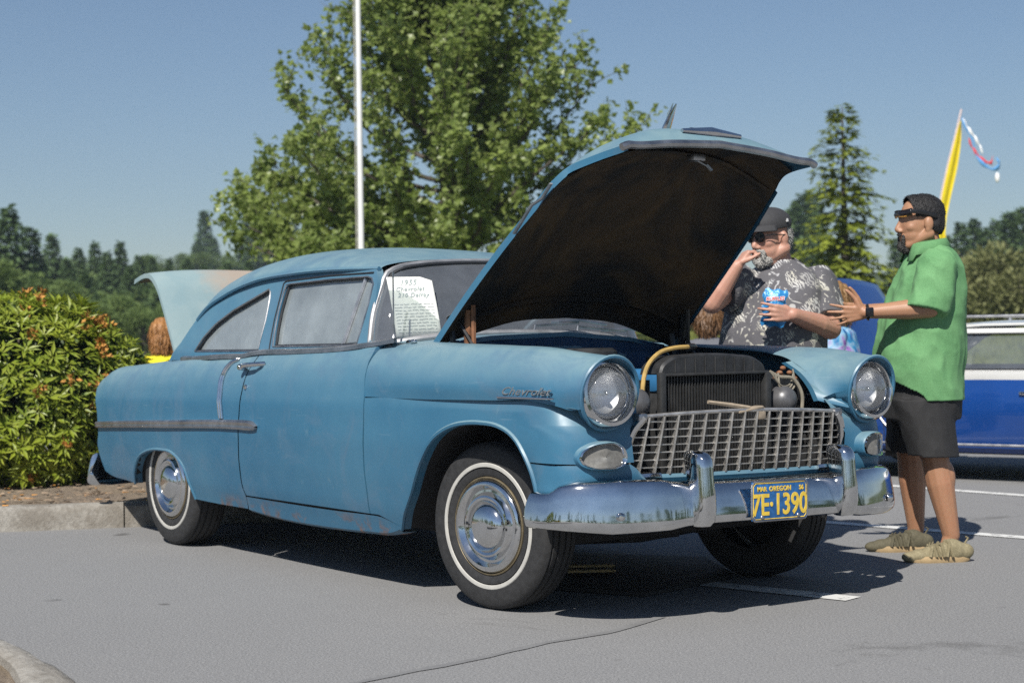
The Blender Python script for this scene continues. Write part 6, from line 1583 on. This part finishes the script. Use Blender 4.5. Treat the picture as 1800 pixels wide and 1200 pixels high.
# ---------------------------------------------------------------- people further off
def bystander(c, fwd, skin, hairm, topm, label, hair_r=(.11, .10, .12), seated=False, lean=0., hs=1., hair_drop=-.02, hd=None):
    """c: head centre in the world"""
    c = Vector(c); fwd = Vector((fwd[0], fwd[1], 0)).normalized(); lt = Vector((-fwd.y, fwd.x, 0))
    e = empty('person', (c.x - fwd.x * lean, c.y - fwd.y * lean, 0), label, 'person'); q = yawq(hd if hd is not None else fwd, .1); b = MB(); P = head(b, c, q, 1.0)
    nk = c - UP * .135 - fwd * (.03 + lean * .2); hip = Vector((c.x, c.y, c.z - .74)) - fwd * lean
    b.cap(P(-.02, 0, -.06), nk, .052, .06); b.cap(nk - UP * .16, hip, .09, .11)
    for s in (-1, 1):
        sh = nk - UP * .07 + lt * (.17 * s); el = sh - UP * .27 + lt * (.05 * s) + fwd * .04; wr = el + fwd * .2 + lt * (-.06 * s) - UP * .08
        b.cap(sh, el, .048, .042); b.cap(el, wr, .042, .028); hand(b, wr, wr - el, -lt * s, UP, (.35,) * 4, .06, (.6, .7, .2), 1.)
        hp = hip + lt * (.09 * s)
        if seated: kn = hp + fwd * .42 + UP * .02; an = Vector((kn.x, kn.y, .08))
        else: kn = hp * .5 + Vector((hp.x, hp.y, .08)) * .5 + fwd * .03; kn.z = hp.z * .52; an = Vector((hp.x, hp.y, .08))
        b.cap(hp, kn, .085, .06); b.cap(kn, an, .058, .04); b.cap(an - UP * .04, an - UP * .045 + fwd * .16, .04, .034)
    put('body', remesh(b, .009, 3), skin, e)
    s_ = MB(); rings(s_, [(nk - UP * .02, fwd * .07, lt * .08), (nk - UP * .06, fwd * .11, lt * .17), (nk - UP * .2, fwd * .14, lt * .20), (nk.lerp(hip, .6), fwd * .14, lt * .18), (hip - UP * .06, fwd * .16, lt * .2)], 26)
    for s in (-1, 1):
        sh = nk - UP * .07 + lt * (.17 * s); d_ = (-UP * .27 + lt * (.05 * s) + fwd * .04).normalized(); rings(s_, [(sh - d_ * .04, fwd * .05, lt * .05), (sh, fwd * .075, lt * .068), (sh + d_ * .17, fwd * .08, lt * .072)], 16)
    put('top', remesh(s_, .011, 4, .5, folds(.008, 9, c.x)), topm, e)
    p_ = MB()
    for s in (-1, 1):
        hp = hip + lt * (.09 * s)
        if seated: kn = hp + fwd * .42 + UP * .02; an = Vector((kn.x, kn.y, .12))
        else: kn = Vector((hp.x, hp.y, hp.z * .52)) + fwd * .03; an = Vector((hp.x, hp.y, .12))
        p_.cap(hp, kn, .11, .075); p_.cap(kn, an, .075, .055)
    put('trousers', remesh(p_, .014, 3), clothmat('denim', (.03, .045, .08), (.05, .07, .12), 6) if 'denim' not in bpy.data.materials else bpy.data.materials['denim'], e)
    h_ = MB(); rm_ = q.to_matrix(); h_.ell(P(-.025, 0, .045), hair_r, rm_, 16, 20); h_.ell(P(-.05, 0, hair_drop), (hair_r[0] * .8, hair_r[1] * 1.05, hair_r[2] * .9), rm_, 16, 20)
    me = remesh(h_, .009, 2, .5, lambda v: .013 * mnoise.noise(Vector((v.x * 40, v.y * 40, v.z * 9)))); iq_ = q.inverted(); cut(me, lambda v: (iq_ @ (v - c)).x > .055 and (iq_ @ (v - c)).z < .075); put('hair', me, hairm, e); tufts('hair_strands', me, 2200, .075, hairm, e, .9, 6, .003)
    if seated:
        ch = empty('folding_chair', tuple(Vector((hip.x, hip.y, 0))), 'folding camp chair under the ' + label.split(' with')[0], 'chair'); m = MB()
        cp_ = lambda f_, l_, z: tuple(fwd * f_ + lt * l_ + UP * z); zs = hip.z - .12
        m.grid([[cp_(-.2, l_, zs + .02), cp_(.1, l_, zs - .02), cp_(.25, l_, zs + .01)] for l_ in (-.24, 0, .24)]); m.grid([[cp_(-.2, l_, zs + .02), cp_(-.27, l_, zs + .4)] for l_ in (-.24, 0, .24)]); m.build('chair_cloth', simple('camp_cloth', (.03, .05, .12), .8) if 'camp_cloth' not in bpy.data.materials else bpy.data.materials['camp_cloth'], ch, thick=.004)
        for s in (-1, 1):
            for a_, b_ in ((cp_(-.25, .25 * s, 0), cp_(.25, .25 * s, zs)), (cp_(.25, .25 * s, 0), cp_(-.2, .25 * s, zs)), (cp_(-.2, .25 * s, zs), cp_(-.28, .25 * s, zs + .42))):
                m = MB(); m.tube([a_, b_], .011, 6); m.build('chair_leg', MAT['trim'], ch)
    return e
def hairmat(nm, c0, c1):
    t = NT(nm); sx = t.node('ShaderNodeMapping'); sx.inputs['Scale'].default_value = (60, 60, 6); t.l.new(t.tc.outputs['Object'], sx.inputs[0]); n1 = t.noise(1, 3, .6, vec=sx.outputs[0]); t.set(Base_Color=t.ramp(n1, [(.3, c0), (.7, c1)]), Roughness=.55); t.bump(n1, .5, .01); return t.mat
bystander(at(285, 591, 14.6), -CR * .2 + _f, SK2, hairmat('auburn_hair', (.2, .08, .02), (.42, .2, .06)), clothmat('yellow_top', (.55, .46, .01), (.7, .58, .02), 6), 'seated woman with wavy auburn hair and a yellow top', (.112, .105, .115), True, hair_drop=-.035)
t = NT('tie_dye_cloth'); n1 = t.noise(5.5, 3, .5, dist=1.6); n2 = t.noise(8, 4, .6, dist=1.); t.set(Base_Color=t.mix(t.ramp(n2, [(.46, 0.), (.66, .6)]), t.ramp(n1, [(.30, (.02, .05, .26)), (.44, (.02, .24, .45)), (.53, (.28, .42, .55)), (.62, (.3, .12, .42)), (.75, (.04, .04, .26))]), (.42, .52, .66)), Roughness=.85); TD = t.mat
bystander(at(1464, 534, 11.6), -CR * .9 + _f * .3, SK2, hairmat('ginger_hair', (.12, .06, .02), (.28, .16, .06)), TD, 'woman with ginger hair and a blue and purple tie dye top', (.105, .095, .11), False, .05)
bystander(at(1247, 552, 11.2), CR * .3 + _f * .8, SK2, hairmat('brown_hair', (.07, .035, .015), (.2, .10, .04)), clothmat('grey_top', (.07, .075, .09), (.11, .115, .13), 6), 'person with brown hair and a grey top leaning over behind the hood', (.105, .095, .11), True)
bystander(at(1020, 566, 13.0), CR * .95 - _f * .15, SK2, hairmat('dark_brown_hair', (.05, .025, .012), (.12, .06, .03)), clothmat('dark_top', (.03, .04, .06), (.05, .06, .08), 6), 'seated person with dark brown hair seen through the windshield', (.108, .095, .115), True)
# ================================================================= the blue and white wagon
wg = empty('parked_wagon', (0, 0, 0), 'blue and white station wagon with roof rails and its hood raised', 'car')
WP = atz(1712, 848); WH = Vector((-.95, -.31, 0)).normalized(); WL = Vector((-WH.y, WH.x, 0))   # heading and its left (towards the camera)
WL = WL if (CAM - WP).dot(WL) > 0 else -WL
wg.location = (WP.x, WP.y, 0); wg.scale = (1, 1, .865)
def wp(x, y, z): return tuple(WH * x + WL * y + Vector((0, 0, z)))      # x ahead of the point, y out to the near side, z up
def paintmat(nm, col, r=.18):
    t = NT(nm); n1 = t.noise(3, 4); t.set(Base_Color=t.ramp(n1, [(.3, [c * .85 for c in col]), (.7, col)]), Roughness=r); t.p.inputs['Coat Weight'].default_value = .6; return t.mat
WB, WW = paintmat('glossy_blue', (.007, .048, .215)), paintmat('glossy_white', (.62, .62, .60), .3)
ARF = [(1.42, .26), (1.40, .45), (1.30, .60), (1.12, .66), (.94, .62), (.82, .48), (.78, .26)]
ARB = [(-1.05, .26), (-1.07, .46), (-1.17, .60), (-1.36, .66), (-1.55, .62), (-1.67, .48), (-1.70, .26)]
for s in (0, 1):
    yo = lambda z: -.0 - it(z, [.2, .4, .6, .72, .88], [.06, .015, .0, .01, .055])
    Y = lambda z: yo(z) if s == 0 else -1.68 - yo(z)
    m = MB(); bot = np.concatenate([[(1.85, .30), (1.6, .26)], cr(ARF, 24), [(.4, .25), (-.6, .25)], cr(ARB, 24), [(-2.1, .30), (-2.45, .36)]]); top = np.array([(1.88, .78), (1.2, .83), (.4, .86), (-1, .87), (-2.5, .86)])
    b_ = lin(bot, 90); t_ = lin(cr(top, 60), 90)
    m.grid([[wp(*(lambda q: (q[0], Y(q[1]), q[1]))(b_[i] * (1 - k / 12) + t_[i] * k / 12)) for k in range(13)] for i in range(90)])
    m.build('side_panel', WB, wg)
    m = MB(); m.grid([[wp(x, Y(.87) + 0, .862), wp(x, Y(.87) + (.004 if s == 0 else -.004), .90), wp(x, Y(.87), .935), wp(x, Y(.87) - (.03 if s == 0 else -.03), .945)] for x in np.linspace(1.0, -2.5, 12)]); m.build('belt_panel', WW, wg)
    m = MB(); m.tube([wp(x, Y(.4) + (.012 if s == 0 else -.012), .32) for x in np.linspace(.74, -1.0, 10)], .012, 6); m.build('rocker_trim', MAT['trim'], wg)
    m = MB(); m.tube([wp(x, Y(.5) + (.006 if s == 0 else -.006), z) for x, z in ((.78, .62), (.70, .50), (.62, .40))], .007, 6); m.build('arch_trim', MAT['trim'], wg)
    # window frame with openings
    g_ = lambda z: it(z, [.94, 1.3], [-.06, -.20]); YY = lambda z: g_(z) if s == 0 else -1.68 - g_(z)
    out = [(.98, .94), (.52, 1.26), (.40, 1.30), (-2.2, 1.30), (-2.5, .94)]; w1 = [(.80, .955), (.44, 1.235), (.36, 1.255), (-.55, 1.255), (-.55, .955)]; w2 = [(-.66, .955), (-.66, 1.255), (-2.1, 1.25), (-2.34, .955)]
    loops = [ring2(out, 70), ring2(w1, 40), ring2(w2, 40)]; pts = [p for L in loops for p in L]
    tris = tessellate_polygon([[Vector((p[0], p[1], 0)) for p in L] for L in loops]); m = MB(); f3 = lambda p, o_=0: wp(p[0], YY(p[1]) + (o_ if s == 0 else -o_), p[1])
    m.add([f3(p) for p in pts], [tuple(x) for x in tris])
    for L in loops: m.grid([[f3(p), f3(p, -.03)] for p in L], closeu=True)
    m.build('window_frame', WW, wg, smooth=20)
    for wn_ in (w1, w2):
        L = ring2(wn_, 36); m = MB(); m.add([f3(p, -.015) for p in L], [tuple(x) for x in tessellate_polygon([[Vector((p[0], p[1], 0)) for p in L]])]); m.build('side_window', MAT['glass_ws'], wg, smooth=0)
        m = MB(); m.tube([f3(p, .0) for p in L], .008, 5, closed=True); m.build('window_seal', MAT['seal'], wg)
    m = MB(); m.tube([f3(p, .004) for p in lin([(.90, .95), (.47, 1.285)], 8)], .012, 5); m.build('pillar_moulding', MAT['seal'], wg)
    # roof rail on feet
    yr = -.30 if s == 0 else -1.38
    m = MB(); m.tube([wp(x, yr, 1.405) for x in np.linspace(.25, -2.1, 10)], .013, 8); m.build('roof_rail', MAT['trim'], wg)
    for x in (.2, -.5, -1.2, -2.0): m = MB(); m.tube([wp(x, yr, 1.34), wp(x, yr, 1.405)], .016, 6); m.build('rail_foot', MAT['trim'], wg)
    dh = MB(); dh.rbox(wp(-.42, Y(.78) + (.02 if s == 0 else -.02), .76), (.16, .03, .03), .008, Matrix.Rotation(math.atan2(WH.y, WH.x), 3, 'Z')); dh.build('door_handle', MAT['chrome'], wg)
    mm_ = MB(); mm_.rbox(wp(.78, Y(.88) + (.07 if s == 0 else -.07), .95), (.07, .14, .10), .02, Matrix.Rotation(math.atan2(WH.y, WH.x), 3, 'Z')); mm_.build('door_mirror', MAT['chrome'], wg)
    dg_ = MB()
    for x in (.70, -.60): dg_.tube([wp(x, Y(z) + (.001 if s == 0 else -.001), z) for z in np.linspace(.32, .86, 8)], .004, 4)
    dg_.build('door_gap', MAT['seal'], wg)
    for xw in (1.10, -1.37):
        w_ = empty('wheel'); w_.parent = wg; yw = -.02 if s == 0 else -1.66
        c_ = Vector(wp(xw, yw, .31)); ax = WL if s == 0 else -WL
        MB().lathe([(.19, -.17), (.28, -.18), (.31, -.16), (.31, -.03), (.295, -.005), (.24, .0), (.19, -.005)], c_, ax, 36).build('tyre', MAT['rubber'], w_); MB().lathe([(.19, -.006), (.18, .004), (.15, -.02), (.08, -.02), (.05, .01), (.0, .014)], c_, ax, 28).build('wheel_disc', MAT['chrome'], w_)
m = MB(); rows = []
for x, z in ((.50, 1.275), (.40, 1.315), (.0, 1.345), (-1, 1.355), (-2.1, 1.335), (-2.28, 1.30)):
    rows.append([wp(x + .06 * (1 - v * v) * (x > .3), -.84 + v * .64, z + .035 * (1 - abs(v)**2.5) - .02) for v in np.linspace(-1, 1, 21)])
m.grid(rows); m.build('roof', WW, wg, thick=.02)
m = MB(); m.grid([[wp(.95 + .12 * (1 - v * v) - (.43 * k), -.84 + v * (.78 - .13 * k), .94 + .33 * k) for k in (0, .5, 1)] for v in np.linspace(-1, 1, 15)]); m.build('windshield', MAT['glass_ws'], wg)
m = MB(); m.grid([[wp(-2.45 + .2 * k, -.84 + v * (.76 - .12 * k), .95 + .35 * k) for k in (0, 1)] for v in (-1, 0, 1)]); m.build('rear_window', MAT['glass_ws'], wg)
m = MB(); m.grid([[wp(-2.47, -.05 - y, z) for y in (0, .8, 1.58)] for z in (.35, .6, .93)]); m.build('tailgate', WB, wg)
m = MB(); m.grid([[wp(1.87 + .02 * math.sin(z * 5), -.05 - y, z) for y in (0, .4, .8, 1.2, 1.58)] for z in (.32, .5, .65, .78)]); m.grid([[wp(x, -.08 - y, .80 + .03 * (x < 1.5)) for y in (0, 1.52)] for x in (1.86, 1.80)]); m.build('nose', WW, wg)
for y in (-.22, -1.46): m = MB(); m.lathe([(0, .02), (.08, .01), (.09, -.01)], wp(1.89, y, .62), WH, 20); m.build('headlight', MAT['lens'], wg)
m = MB(); m.rbox(wp(1.95, -.84, .46), (.08, 1.66, .11), .02, Matrix.Rotation(math.atan2(WH.y, WH.x), 3, 'Z')); m.build('front_bumper', MAT['chrome'], wg); m = MB(); m.rbox(wp(-2.53, -.84, .46), (.08, 1.66, .11), .02, Matrix.Rotation(math.atan2(WH.y, WH.x), 3, 'Z')); m.build('rear_bumper', MAT['chrome'], wg)
m = MB(); m.rbox(wp(-.3, -.84, .28), (4., 1.4, .1), .02, Matrix.Rotation(math.atan2(WH.y, WH.x), 3, 'Z')); m.tube([wp(.6, -.2, .2), wp(.75, -.15, .22)], .03, 8); m.build('underbody', MAT['dark'], wg)
m = MB(); m.rbox(wp(-.35, -.84, .62), (2.6, 1.45, .5), .1, Matrix.Rotation(math.atan2(WH.y, WH.x), 3, 'Z')); m.build('cabin_seats', MAT['interior'], wg)
hd_ = MB(); a_ = R(60); rows = []
for u in np.linspace(0, 1.02, 9):
    rows.append([wp(.92 + u * math.cos(a_) - (.03 * (u > 1)), -.84 + v * (.72 - .04 * u), .90 + u * math.sin(a_) + .05 * (1 - v * v) - (.05 * (u > 1.0))) for v in np.linspace(-1, 1, 13)])
hd_.grid(rows); hd_.build('hood', WB, wg, thick=.02)
m = MB(); m.tube([tuple(Vector(p) - Vector((0, 0, .015))) for p in [r_[0] for r_ in rows]] if WL.dot(Vector(rows[0][0]) - Vector(rows[0][-1])) > 0 else [tuple(Vector(p) - Vector((0, 0, .015))) for p in [r_[-1] for r_ in rows]], .014, 6); m.build('hood_edge', MAT['trim'], wg)
# ---------------------------------------------------------------- the air
hz = NT('thin_haze'); hz.n.remove(hz.p)
pv = hz.node('ShaderNodeVolumePrincipled'); pv.inputs['Color'].default_value = (.72, .85, 1., 1); pv.inputs['Density'].default_value = .0007; pv.inputs['Anisotropy'].default_value = .2
hz.l.new(pv.outputs[0], hz.out.inputs['Volume'])
m = MB(); m.box((0, 0, 26.5), (980, 980, 57)); o = m.build('haze', hz.mat, smooth=0); tag(o, kind='stuff')
